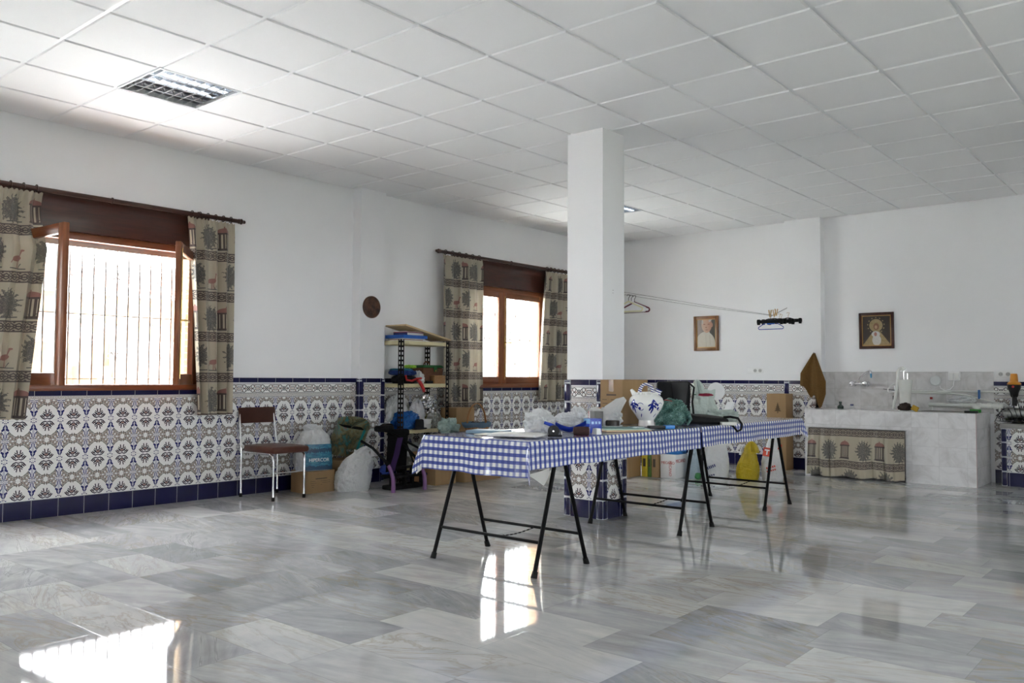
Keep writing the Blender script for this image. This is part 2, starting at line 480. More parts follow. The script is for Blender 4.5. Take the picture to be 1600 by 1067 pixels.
struct(MB().b2(*PIL_B, 0.0, ZC + 0.02).build('trim_2', M_plaster, smooth=False), 'white plastered pilaster on the back wall beside the sink')
COLM = (2.955, 3.32, 5.57, 5.90)
struct(MB().b2(COLM[0] + 0.012, COLM[1] - 0.008, COLM[2] + 0.008, COLM[3] - 0.008, 0.0, ZC + 0.02).build('column', M_plaster, smooth=False), 'square white column with a tiled foot in the middle of the room')

# ------------------------------------------------------------ tiled dado
TT = 0.008
def dado_left(mb, y0, y1, top, x=0.0): mb.b2(x, x + TT, y0, y1, 0.0, top)
mb = MB()
for a, b in ((YR, -3.4), (-2.4, 1.2), (1.95, 2.33), (4.11, PIL_L[2]), (PIL_L[3], 7.22), (9.18, YB)): dado_left(mb, a, b, DADO)
mb.wall_uv(0.198, 2.45); struct(mb.build('trim_3', M_dado, smooth=False), 'dado of painted blue, brown and white tiles along the left wall')
mb = MB()
for a, b in ((2.33, 4.11), (7.22, 9.18)): dado_left(mb, a, b, 0.985)
mb.wall_uv(0.198, 2.45); struct(mb.build('trim_4', M_dadolow, smooth=False), 'lower dado of painted tiles under the windows')
mb = MB(); mb.b2(0.0, PIL_B[0], YB - TT, YB, 0.0, DADO); mb.b2(PIL_B[0], 3.28, PIL_B[2] - TT, PIL_B[2], 0.0, DADO); mb.b2(5.13, XR, YB - TT, YB, 0.0, DADO)
mb.wall_uv(0.2, 1.699); struct(mb.build('trim_5', M_dado, smooth=False), 'dado of painted tiles along the back wall')
mb = MB(); dado_left(mb, PIL_L[2] + 0.03, PIL_L[3] - 0.03, DADO, PIL_L[1]); mb.b2(0.0, PIL_L[1] - 0.03, PIL_L[2] - TT, PIL_L[2], 0.0, DADO)
mb.wall_uv(0.198, 5.845); struct(mb.build('trim_6', M_dado, smooth=False), 'painted tiles on the pilaster of the left wall')
mb = MB(); c = COLM
mb.b2(c[0], c[1], c[2], c[2] + TT, 0.0, DADO); mb.b2(c[1] - TT, c[1], c[2], c[3], 0.0, DADO); mb.b2(c[0], c[0] + TT, c[2], c[3], 0.0, DADO); mb.b2(c[0], c[1], c[3] - TT, c[3], 0.0, DADO)
mb.wall_uv(0.2, 2.99)
for f in mb.bm.faces:
    if abs(f.normal.x) > 0.6:
        for l in f.loops: l[mb.uvl].uv = ((l.vert.co.y - 5.62) / 0.2, l.vert.co.z)
struct(mb.build('trim_7', M_dado, smooth=False), 'painted tiles round the foot of the column')
# navy corner strips with thin pale joints every 15 cm
M_joint = plain('pale_tile_joint', (0.5, 0.52, 0.56), 0.5)
def corner(mb, x, y, r=0.034, top=DADO - 0.002):
    z = 0.0
    while z < top - 0.01:
        h = min(0.151, top - z)
        mb.mi = 0; mb.box((x, y, z + h / 2), (2 * r, 2 * r, h - 0.003), bev=0.012)
        z += 0.153
    mb.mi = 1; mb.box((x, y, top / 2), (2 * r - 0.006, 2 * r - 0.006, top - 0.004)); mb.mi = 0
mb = MB()
for x in (COLM[0], COLM[1]):
    for y in (COLM[2], COLM[3]): corner(mb, x + (0.024 if x == COLM[0] else -0.024), y + (0.024 if y == COLM[2] else -0.024))
struct(mb.build('trim_8', [M_navy, M_joint]), 'navy glazed corner strips of the column')
mb = MB(); corner(mb, PIL_L[1] - 0.024, PIL_L[2] + 0.024); corner(mb, PIL_L[1] - 0.024, PIL_L[3] - 0.024)
struct(mb.build('trim_9', [M_navy, M_joint]), 'navy glazed corner strips of the left pilaster')
mb = MB(); corner(mb, PIL_B[0] + 0.02, PIL_B[2] + 0.02)
struct(mb.build('trim_10', [M_navy, M_joint]), 'navy glazed corner strip of the back pilaster')

# ------------------------------------------------------------ ceiling: lay-in tiles on a T-bar grid of 60 cm
GX, GY = 0.009, 3.873 - 0.6 * 13
LIGHTS = [(1.209, 2.673), (1.209, 8.073)]
mb = MB()
def cell(x0, y0, x1, y1):
    e, b, h = 0.011, 0.006, 0.009
    mb.mi = 0
    A = [(x0 + e, y0 + e), (x1 - e, y0 + e), (x1 - e, y1 - e), (x0 + e, y1 - e)]
    B = [(x0 + e + b, y0 + e + b), (x1 - e - b, y0 + e + b), (x1 - e - b, y1 - e - b), (x0 + e + b, y1 - e - b)]
    mb.quad([(*p, ZC) for p in B])
    for i in range(4):
        j = (i + 1) % 4
        mb.quad([(*A[i], ZC + h), (*A[j], ZC + h), (*B[j], ZC), (*B[i], ZC)])
    mb.mi = 1
    O = [(x0, y0), (x1, y0), (x1, y1), (x0, y1)]
    for i in range(4):
        j = (i + 1) % 4
        mb.quad([(*O[i], ZC + h), (*O[j], ZC + h), (*A[j], ZC + h), (*A[i], ZC + h)])
nx = int((XR - GX) / 0.6) + 1; ny = int((YB - GY) / 0.6) + 1
for i in range(nx):
    for j in range(ny):
        x0, y0 = GX + 0.6 * i, GY + 0.6 * j
        x1, y1 = min(x0 + 0.6, XR), min(y0 + 0.6, YB)
        if y1 <= YR or x1 - x0 < 0.05 or y1 - y0 < 0.05: continue
        if any(abs(x0 - a) < 0.02 and abs(y0 - b) < 0.02 for a, b in LIGHTS): continue
        cell(x0, y0, x1, y1)
ce = mb.build('ceiling', [M_ceil, M_tbar], smooth=False, flip=False)
struct(ce)
for p in ce.data.polygons: pass
struct(MB().b2(-0.3, XR + 0.3, YR - 0.3, YB + 0.3, 3.5, 3.75).build('roof', M_plaster, smooth=False))

# ------------------------------------------------------------ recessed louvre lights
M_alu = plain('bright_louvre_metal', (0.75, 0.77, 0.80), 0.18, 1.0, var=0.02)
M_hous = plain('white_light_housing', (0.75, 0.76, 0.78), 0.4)
M_chan = plain('shaded_reflector_metal', (0.28, 0.28, 0.29), 0.35, 0.6)
k = Mt('lit_tube'); k.set(base=(0.9, 0.95, 1.0)); k.b.inputs['Emission Color'].default_value = (0.86, 0.94, 1.0, 1); k.b.inputs['Emission Strength'].default_value = 1.3
M_tubeon = k.m
M_tubeoff = plain('unlit_tube_glass', (0.75, 0.75, 0.74), 0.2)
def ceiling_light(x0, y0, label, lit):
    t = thing('ceiling_light', label, 'ceiling light', (x0 + 0.3, y0 + 0.3, ZC), group=None)
    mb = MB(); W = 0.288
    for sx, sy, wx, wy in ((-1, 0, 0.012, 0.6), (1, 0, 0.012, 0.6), (0, -1, 0.6, 0.012), (0, 1, 0.6, 0.012)):
        mb.box((sx * 0.293, sy * 0.293, 0.004), (wx, wy, 0.012), bev=0.002)
    mb.build('frame', M_hous, t)
    mb = MB(); mb.b2(-W, W, -W, W, 0.095, 0.105)
    for s in (-1, 1): mb.b2(s * W - 0.003, s * W + 0.003, -W, W, 0.0, 0.1); mb.b2(-W, W, s * W - 0.003, s * W + 0.003, 0.0, 0.1)
    mb.build('housing', M_hous, t)
    mb = MB()
    for x in (-0.144, 0.0, 0.144):                      # long parabolic rails
        mb.box((x, 0, 0.03), (0.016, 2 * W - 0.01, 0.055), taper=0.35)
    mb.build('louvre_rail', M_alu, t, smooth=False)
    for lane in range(4):
        xc = -0.216 + 0.144 * lane
        mb = MB()
        for i in range(8):
            y = -W + (i + 0.5) * 2 * W / 8
            mb.box((xc, y, 0.026), (0.13, 0.010, 0.05), taper=0.6)
        mb.build('louvre_blade', M_alu, t, smooth=False)
        on = lane in lit
        o = MB().cyl((xc, -0.275, 0.07), (xc, 0.275, 0.07), 0.013, n=14).build('tube', M_tubeon if on else M_tubeoff, t)
        o['label'] = 'lit fluorescent tube' if on else 'unlit fluorescent tube'
        mb = MB(); mb.grid(lambda a, b: (xc + 0.066 * math.cos(PI * a), (b - 0.5) * 0.56, 0.035 + 0.055 * math.sin(PI * a)), 10, 1)
        mb.build('reflector', M_alu if on else M_chan, t, flip=False)  # darker metal over unlit tubes: their shade is put into the colour
    return t
ceiling_light(*LIGHTS[0], 'square louvred ceiling light with half its tubes lit, above the left window', (2, 3))
ceiling_light(*LIGHTS[1], 'lit louvred ceiling light partly hidden behind the top of the column', (0, 1, 2, 3))
# ------------------------------------------------------------ windows, curtains, what lies outside
M_mahog = woodmat('dark_mahogany', (0.030, 0.008, 0.004), (0.060, 0.014, 0.007), 0.30, 1)
M_frame = woodmat('varnished_red_wood', (0.16, 0.042, 0.012), (0.27, 0.085, 0.025), 0.32, 2)
M_frameh = woodmat('varnished_red_wood_rail', (0.13, 0.034, 0.010), (0.22, 0.066, 0.020), 0.32, 1)
M_rod = woodmat('turned_dark_rod', (0.022, 0.007, 0.004), (0.055, 0.015, 0.008), 0.3, 1)
M_brass = plain('brass', (0.65, 0.45, 0.16), 0.25, 1.0, var=0.05)
M_iron = plain('white_painted_iron', (0.30, 0.30, 0.30), 0.5)
M_shut = plain('grey_shutter_slat', (0.5, 0.49, 0.47), 0.5)
k = Mt('window_glass'); gl = k.node('ShaderNodeBsdfGlossy'); gl.inputs['Roughness'].default_value = 0.02
tp = k.node('ShaderNodeBsdfTransparent'); tp.inputs[0].default_value = (0.95, 0.97, 0.96, 1)
fr = k.node('ShaderNodeLayerWeight'); fz = (Ex(k.nt, fr.outputs['Facing'])).pow(4.0) * 0.6 + 0.03
mx = k.node('ShaderNodeMixShader'); k.link(fz, mx.inputs[0]); k.link(tp.outputs[0], mx.inputs[1]); k.link(gl.outputs[0], mx.inputs[2]); k.link(mx.outputs[0], k.out.inputs[0])
M_glass = k.m
k = Mt('ochre_brick', 0.8); u, v, w = k.xyz(k.pos())
br = k.node('ShaderNodeTexBrick'); k.link(k.vec(v + u, w), br.inputs['Vector'])
br.inputs['Color1'].default_value = (0.52, 0.33, 0.17, 1); br.inputs['Color2'].default_value = (0.44, 0.27, 0.13, 1); br.inputs['Mortar'].default_value = (0.55, 0.48, 0.38, 1)
br.inputs['Scale'].default_value = 1.0; br.inputs['Brick Width'].default_value = 0.24; br.inputs['Row Height'].default_value = 0.06; br.inputs['Mortar Size'].default_value = 0.006
k.link(br.outputs[0], k.b.inputs['Base Color'])
M_brick = k.m

def sash(parent, w, h, hinge, ang, sgn, handle, z0=1.035):
    """casement of width w hung at hinge=(x,y); closed it runs towards sgn*y, ang opens it into the room"""
    s = bpy.data.objects.new('sash', None); COL.objects.link(s); s.parent = parent
    s.location = (hinge[0], hinge[1], z0); s.rotation_euler = (0, 0, ang)
    f, t = 0.075, 0.045
    mb = MB()
    mb.b2(-t, 0, 0, sgn * f, 0, h, bev=0.006) if sgn > 0 else mb.b2(-t, 0, -f, 0, 0, h, bev=0.006)
    a, b = sorted((sgn * (w - f), sgn * w)); mb.b2(-t, 0, a, b, 0, h, bev=0.006)
    mb.build('stile', M_frame, s)
    a, b = sorted((sgn * f, sgn * (w - f)))
    mb = MB(); mb.b2(-t + 0.002, -0.002, a, b, 0, f * 1.2, bev=0.006); mb.b2(-t + 0.002, -0.002, a, b, h - f, h, bev=0.006)
    mb.build('rail', M_frameh, s)
    MB().b2(-t / 2 - 0.002, -t / 2 + 0.002, a - 0.005, b + 0.005, f, h - f + 0.005).build('pane', M_glass, s, smooth=False)
    if handle:
        y = sgn * (w - f / 2); mb = MB()
        mb.b2(0, 0.006, y - 0.014, y + 0.014, h * 0.45 - 0.08, h * 0.45 + 0.08, bev=0.002)
        mb.tube([(0.0, y, h * 0.45), (0.045, y, h * 0.45), (0.05, y - sgn * 0.02, h * 0.45), (0.05, y - sgn * 0.11, h * 0.45 - 0.004)], 0.008, 8)
        mb.tube([(0.004, y, 0.05), (0.004, y, h - 0.05)], 0.004, 6)
        mb.build('handle', M_brass, s)['label'] = 'brass casement handle'
    return s

def window(idx, W, label, angs, z0=WZ[0], z1=WZ[1]):
    y0, y1 = W; t = struct(thing('window_%d' % idx, label, 'window', (0, 0, 0)), label)
    del t['category']
    mb = MB(); x0, x1 = -0.075, 0.012; f = 0.05
    mb.b2(x0, x1, y0 - 0.02, y0 + f, z0 + 0.03, z1, bev=0.005); mb.b2(x0, x1, y1 - f, y1 + 0.02, z0 + 0.03, z1, bev=0.005)
    mb.build('frame', M_frame, t)
    mb = MB(); mb.b2(x0, x1, y0 + f, y1 - f, z1 - 0.06, z1, bev=0.005)
    mb.build('frame_head', M_frameh, t)
    MB().b2(-0.075, 0.03, y0 - 0.03, y1 + 0.03, z0 - 0.015, z0 + 0.035, bev=0.006).build('sill', M_frameh, t)
    MB().b2(0.0, 0.035, y0 - 0.07, y1 + 0.07, z1, 2.575, bev=0.005).build('shutter_box', M_mahog, t)
    mb = MB()
    mb.b2(-0.10, -0.09, y0, y1, z1 - 0.10, z1 - 0.002, bev=0.003)
    mb.build('shutter', M_shut, t)
    mb = MB(); mb.b2(-0.285, -0.076, y0, y0 + 0.012, z0, z1); mb.b2(-0.285, -0.076, y1 - 0.012, y1, z0, z1); mb.b2(-0.30, -0.076, y0, y1, z0 - 0.02, z0 + 0.012)
    mb.build('brick_reveal', M_brick, t, smooth=False)
    w = (y1 - y0) / 2 - f + 0.004; h = z1 - z0 - 0.09
    sash(t, w, h, (0.012, y0 + f - 0.004), angs[0], 1, False)
    sash(t, w, h, (0.012, y1 - f + 0.004), angs[1], -1, True)
    # grille outside: square bars, cross rails and scrolls
    g = bpy.data.objects.new('grille', None); COL.objects.link(g); g.parent = t
    n = int((y1 - y0) / 0.105); X = -0.22
    mb = MB()
    for i in range(n + 1):
        y = y0 + (y1 - y0) * (i + 0.5) / (n + 1); mb.box((X, y, (z0 + z1) / 2 + 0.01), (0.013, 0.013, z1 - z0 - 0.02))
    mb.build('bar', M_iron, g, smooth=False)
    mb = MB()
    for z in (z0 + 0.08, z0 + 0.62): mb.box((X, (y0 + y1) / 2, z), (0.02, y1 - y0, 0.008))
    mb.build('cross_rail', M_iron, g, smooth=False)
    mb = MB()
    for i in range(1, n, 4):
        yc = y0 + (y1 - y0) * (i + 0.5) / (n + 1)
        for zc, sg in ((z0 + 0.62, 1), (z0 + 0.62, -1), (z0 + 1.02, -1), (z0 + 0.22, 1)):
            for s in (-1, 1):
                P = []
                for q in range(15):
                    a = q / 14 * 1.6 * PI; r = 0.012 + 0.030 * (1 - q / 14)
                    P.append((X - 0.008, yc + s * (0.012 + 0.03 - r * math.cos(a)), zc + sg * (0.05 + r * math.sin(a))))
                mb.tube(P, 0.004, 6)
        for s in (-1, 1):
            mb.tube([(X - 0.008, yc + s * 0.01, z0 + 1.0), (X - 0.008, yc + s * 0.10, z0 + 0.62), (X - 0.008, yc + s * 0.01, z0 + 0.24)], 0.004, 6)
    mb.build('scroll', M_iron, g)
    return t
window(1, W1, 'wide-open wooden casement window, the nearer one, with a white iron grille', (-math.radians(86), math.radians(52)))
window(2, W2, 'closed wooden casement window, the farther one, with brass handle', (0, 0))

# ------------------------------------------------------------ printed curtain fabric
def mat_fabric(name, trans):
    """toile print: rows of trees with birds and of pavilions, parted by rosette bands; u, v in metres of cloth"""
    k = Mt(name, 0.42, spec=0.4); u, v = k.uv()
    RW, PU = 0.365, 0.46
    row = (v / RW).floor(); h = (1.0 - (v / RW).frac()) * (RW * 100)        # cm above the band's foot
    odd = row.mod(2.0)
    s = ((u + odd * 0.17) / PU); X = (s.frac() - 0.5) * (PU * 100)             # -20..20 cm
    ink = (0.055, 0.055, 0.058); red = (0.22, 0.085, 0.075); cream = (0.41, 0.36, 0.275)
    # rosette band
    bx = ((u * 100.0 / 7.6).frac() - 0.5).abs() * 7.6; by = (h - 4.2).abs()
    band = union((by - 3.75).abs().lt(0.5), (bx * 0.85 + by - 2.7).abs().lt(0.55), (bx + by).lt(1.1), ((3.8 - bx) * 0.85 + by - 2.2).abs().lt(0.5), ((3.8 - bx) + by).lt(0.7), ((bx - 1.9).abs() + (2.9 - by).abs()).lt(0.7)).min(by.lt(4.3))
    wash = by.lt(4.3)
    # leafy tree, drawn as a spiky crown
    def tree(cx, cy, rx, ry, sp=17.0):
        dx, dy = (X - cx) * (1 / rx), (h - odd * 3.0 - cy) * (1 / ry)
        r = (dx * dx + dy * dy).sqrt(); a = dy.atan2(dx)
        n = k.noise(k.vec(X * 0.3, h * 0.3, row), 1.9, 3.0)
        return (r + (a * sp).sin() * 0.13 + (n - 0.5) * 1.1).lt(0.92).min((n * 8.0).frac().lt(0.86))
    tA = tree(-11.0, 20.5, 10.0, 11.0)
    trunk = union(seg(X, h, -9.5, 11, -9.2, 16, 0.5), seg(X, h, -16, 10.6, -2, 11.0, 0.45), seg(X, h, 3, 10.8, 16, 10.2, 0.4), seg(X, h, 12, 10.5, 14, 14, 0.3), seg(X, h, 12, 10.5, 10.4, 13.6, 0.3))
    # bird (odd rows) and pavilion (even rows)
    bird = union(ellipse(X, h, 9.5, 18.0, 4.4, 2.2, 0.15), seg(X, h, 12.0, 19, 13.6, 23.8, 0.65), ellipse(X, h, 14.0, 24.2, 1.2, 0.8), seg(X, h, 9.4, 17, 9.2, 11, 0.3), seg(X, h, 10.5, 17, 10.7, 11, 0.3), seg(X, h, 6.0, 17.2, 3.6, 15.0, 0.6))
    roof = ellipse(X, h, 10.0, 26.2, 6.2, 4.6).min(h.gt(26.0)); roof = union(roof, ellipse(X, h, 10.0, 31, 0.6, 1.3))
    px = (X - 10.0).abs()
    pav = union(((px * 0.46).frac() - 0.5).abs().lt(0.27).min(px.lt(5.2)), px.lt(6.4).min((h - 25.8).abs().lt(0.8)), px.lt(6.0).min((h - 11.4).abs().lt(0.8)), (px - 4.9).abs().lt(0.6)).min(h.lt(26.5)).min(h.gt(10.5))
    even = odd.inv()
    n0 = k.noise(k.vec(u * 60.0, v * 60.0), 3.0, 2.0)
    c = k.mix(n0, cream, tuple(x * 0.93 for x in cream))
    c = k.mix(union(tA, trunk) * 0.92, c, ink)
    c = k.mix(odd.min(bird) * 0.9, c, red)
    c = k.mix(even.min(roof) * 0.9, c, red); c = k.mix(even.min(pav) * 0.95, c, (0.045, 0.03, 0.03))
    c = k.mix(wash * 0.30, c, (0.10, 0.07, 0.065)); c = k.mix(band * 0.92, c, (0.05, 0.035, 0.035))
    k.color(c); k.set(**{'Sheen Weight': 0.15})
    if trans:
        tl = k.node('ShaderNodeBsdfTranslucent'); k.link(c, tl.inputs[0])
        mx = k.node('ShaderNodeMixShader'); mx.inputs[0].default_value = trans
        k.link(k.b.outputs[0], mx.inputs[1]); k.link(tl.outputs[0], mx.inputs[2]); k.link(mx.outputs[0], k.out.inputs[0])
    return k.m
M_fabric = mat_fabric('toile_curtain_fabric', 0.06)
M_ring = M_rod

def curtain(label, ya, yb, yc, yd, ztop, zbot, nf, seed, amp=0.042, u0=0.0, x0=0.10, group='printed curtains', push=0.0):
    """ya..yb at the rod, yc..yd at the hem"""
    t = thing('curtain', label, 'curtain', (x0, (ya + yb) / 2, zbot), group=group)
    ym = (ya + yb) / 2; H = ztop - zbot; rnd = random.Random(seed); ph = [rnd.uniform(0, 6.28) for _ in range(4)]
    wid = (yb - ya) * 1.35
    def fn(a, b):
        # b = 0 top .. 1 hem
        g = min(1, b / 0.06)
        y0 = ya + (yc - ya) * b ** 0.8; y1 = yb + (yd - yb) * b ** 0.8
        y = y0 + (y1 - y0) * (a + 0.012 * math.sin(2 * PI * nf * 2 * a + ph[3]) * g)
        fold = math.sin(2 * PI * nf * a + ph[0] + 0.7 * math.sin(2.2 * b + ph[1])) * (0.65 + 0.35 * math.sin(2 * PI * a * 1.7 + ph[2]))
        x = amp * fold * (0.35 + 0.65 * g) * (1.0 + 0.25 * b)
        if b < 0.09: x += 0.006 * math.sin(2 * PI * nf * 3.1 * a + ph[2]) * (1 - b / 0.09)
        if push: x += push * min(1, max(0, (b - 0.05) / 0.22)) ** 1.3 * (0.25 + 0.75 * a)
        z = ztop + 0.03 - (H + 0.03) * b + (0.007 * math.sin(2 * PI * nf * 3.1 * a) if b == 0 else 0.0)
        return (x, y - ym, z - zbot)
    mb = MB(); mb.grid(fn, 110, 60, uvfn=lambda a, b: (u0 + a * wid, b * (H + 0.03)))
    o = mb.build('cloth', M_fabric, t, flip=False, angle=180)
    n = 6
    for i in range(n):
        y = ya + (yb - ya) * (i + 0.5) / n - ym
        MB().tube([(0.027 * math.cos(q * PI / 8), y, ztop + 0.060 - zbot + 0.027 * math.sin(q * PI / 8)) for q in range(16)], 0.0045, 6, closed=True).build('ring', M_ring, t)
    return t
ZR = 2.545
curtain('printed curtain at the left edge, on the near window', 2.08, 2.63, 1.98, 2.44, ZR - 0.060, 0.785, 5, 1, u0=0.1, push=0.26)
curtain('printed curtain on the right of the near window, behind the open sash', 3.83, 4.29, 3.95, 4.30, ZR - 0.060, 0.76, 4.2, 2, u0=0.32)
curtain('broad printed curtain on the left of the far window', 7.0, 7.70, 7.02, 7.70, ZR - 0.025, 0.735, 5, 3, u0=0.28)
curtain('printed curtain on the right of the far window, half hidden by the column', 8.96, 9.47, 8.80, 9.46, ZR - 0.025, 0.79, 4, 4, u0=0.13)

def curtain_rod(label, y0, y1, z):
    t = thing('curtain_rod', label, 'curtain rod', (0.10, (y0 + y1) / 2, z), group='curtain rods'); L = (y1 - y0) / 2
    MB().cyl((0, -L, 0), (0, L, 0), 0.019, n=20).build('pole', M_rod, t)
    for s in (-1, 1):
        mb = MB(); mb.lathe([(0.019, 0), (0.024, 0.004), (0.016, 0.012), (0.024, 0.02), (0.027, 0.03), (0.02, 0.042), (0.010, 0.05), (0.017, 0.058), (0.014, 0.068), (0.0005, 0.076)], (0, s * L, 0), 18, Matrix.Rotation(-s * PI / 2, 4, 'X'))
        mb.build('finial', M_rod, t)
    for y in (-L * 0.655, 0, L * 0.655):
        mb = MB(); mb.cyl((-0.10 + 0.036, y, 0), (0, y, 0), 0.009, n=12); mb.cyl((-0.064, y, 0), (-0.058, y, 0), 0.022, n=16); mb.tube([(0.0225 * math.cos(q * PI / 8), y, 0.0225 * math.sin(q * PI / 8)) for q in range(16)], 0.005, 6, closed=True)
        mb.build('bracket', M_rod, t)
    return t
curtain_rod('dark turned curtain rod over the near window', 2.0, 4.33, ZR)
curtain_rod('dark turned curtain rod over the far window', 6.97, 9.54, ZR + 0.035)

# ------------------------------------------------------------ outside
M_ground = plain('pale_concrete_yard', (0.60, 0.60, 0.60), 0.9, scale=3)
M_ochre = plain('ochre_render', (0.20, 0.145, 0.08), 0.9, scale=2)
M_white_out = plain('pale_render', (0.26, 0.25, 0.235), 0.9, scale=2)
M_tiles = plain('clay_roof_tile', (0.20, 0.115, 0.085), 0.85, var=0.25, scale=9)
M_dark_out = plain('grey_door_outside', (0.07, 0.07, 0.07), 0.8)
struct(MB().b2(-40, -0.28, -25, 40, -0.25, -0.12).build('ground', M_ground, smooth=False))
def tiled_slope(mb, x0, x1, y0, y1, za, zb, p=0.18):
    """ridged roof: za at x0, zb at x1"""
    n = int((y1 - y0) / p) * 6
    mb.grid(lambda a, b: (x0 + (x1 - x0) * b, y0 + (y1 - y0) * a, za + (zb - za) * b + 0.03 * abs(math.sin(PI * a * (y1 - y0) / p)) + 0.02 * (1 - (b * 10) % 1)), n, 20)
    return mb
h = thing('neighbour_house', 'pale ochre house with a clay tiled roof outside the near window', 'house', (-9.0, 8.2, -0.12))
mb = MB(); mb.b2(-4, 0, -4.2, 3.6, 0, 2.75); mb.build('wall', M_ochre, h, smooth=False)
mb = MB(); tiled_slope(mb, 0.35, -2.2, -4.4, 3.8, 2.75, 3.5); mb.build('roof', M_tiles, h, flip=False)
mb = MB(); mb.b2(0.0, 0.05, -3.5, -2.3, 0.2, 2.15); mb.build('door', M_dark_out, h, smooth=False)
mb = MB(); tiled_slope(mb, 1.2, 0.0, -3.9, -1.6, 1.75, 2.35); mb.build('porch_roof', M_tiles, h, flip=False)
mb = MB(); mb.b2(0.02, 0.30, -0.9, 0.5, 0.4, 1.9); mb.build('wall_cabinet', M_white_out, h, smooth=False)
mb = MB(); 
for i in range(7): mb.b2(0.0, 1.0, -1.55 + 0.25 * i, -1.3 + 0.25 * i, 0, 0.2 * (7 - i))
mb.build('stair', M_ochre, h, smooth=False)
h = thing('far_house', 'low white house with ochre flank seen through the far window', 'house', (-10.0, 18.5, -0.12))
MB().b2(-4, 0, -4.5, 5.0, 0, 2.9).build('wall', M_white_out, h, smooth=False)
mb = MB(); tiled_slope(mb, 0.35, -2.2, -4.7, 5.2, 2.9, 3.6); mb.build('roof', M_tiles, h, flip=False)
MB().b2(0.0, 0.06, -1.0, 0.3, 1.0, 2.1).build('shutter', M_dark_out, h, smooth=False)

# glazed doors in the rear wall (behind the camera)
def glazed_door(i, x0, x1):
    d = struct(thing('door_%d' % i, 'glazed wooden double door in the wall behind the camera', 'door', ((x0 + x1) / 2, YR, 0.0))); del d['category']
    w = (x1 - x0) / 2
    mb = MB()
    for s in (-1, 1): mb.b2(s * w - 0.04, s * w + 0.04, -0.12, 0.01, 0, DH, bev=0.005)
    mb.b2(-w, w, -0.12, 0.01, DH - 0.06, DH, bev=0.005)
    mb.build('frame', M_frame, d)
    for s in (-1, 1):
        mb = MB(); a, b = sorted((s * 0.01, s * (w - 0.04))); h = DH - 0.07
        mb.b2(a, a + 0.08, -0.09, -0.04, 0.01, h, bev=0.005); mb.b2(b - 0.08, b, -0.09, -0.04, 0.01, h, bev=0.005)
        mb.b2(a, b, -0.09, -0.04, 0.01, 0.3, bev=0.005); mb.b2(a, b, -0.09, -0.04, h - 0.1, h, bev=0.005)
        lf = mb.build('leaf', M_frame, d)
        MB().b2(a + 0.07, b - 0.07, -0.068, -0.064, 0.29, h - 0.09).build('pane', M_glass, lf, smooth=False)
    return d
for i, (a, b) in enumerate(DOORS): glazed_door(i + 1, a, b)
DHs = DH; DH = 2.45
for i, W in enumerate((W3, W4)):  # unseen left-wall doors, added to let in more daylight near the camera
    d = glazed_door(5 + i, *W); d.location = (0, (W[0] + W[1]) / 2, 0); d.rotation_euler = (0, 0, -PI / 2); d['label'] = 'glazed wooden double door added in the left wall for daylight, outside the frame'
DH = DHs
def added_window(i, y0, y1):  # unseen windows, added to light the room from the right
    d = struct(thing('window_%d' % i, 'wooden window added in the right wall for daylight, outside the frame', 'window', (XR, (y0 + y1) / 2, WZ[0]))); del d['category']
    w, h = (y1 - y0) / 2, WZ[1] - WZ[0]; mb = MB()
    for s in (-1, 0, 1): mb.b2(0.03, 0.10, s * w - 0.05, s * w + 0.05, 0, h, bev=0.005)
    for z in (0.03, h - 0.03): mb.b2(0.03, 0.10, -w, w, z - 0.05, z + 0.05, bev=0.005)
    mb.build('frame', M_frame, d); MB().b2(0.06, 0.064, -w, w, 0, h).build('pane', M_glass, d, smooth=False)
for i, (a, b) in enumerate(RW): added_window(4 + i, a, b)
struct(MB().b2(XR + 0.28, 45, YR - 0.28, 40, -0.25, -0.12).build('ground', plain('dark_low_bounce_ground', (0.12, 0.13, 0.09), 0.9), smooth=False))  # unseen ground at right, made dark to throw less light on the ceiling
struct(MB().b2(-0.28, 45, -30, YR - 0.28, -0.25, -0.12).build('ground', M_ground, smooth=False))
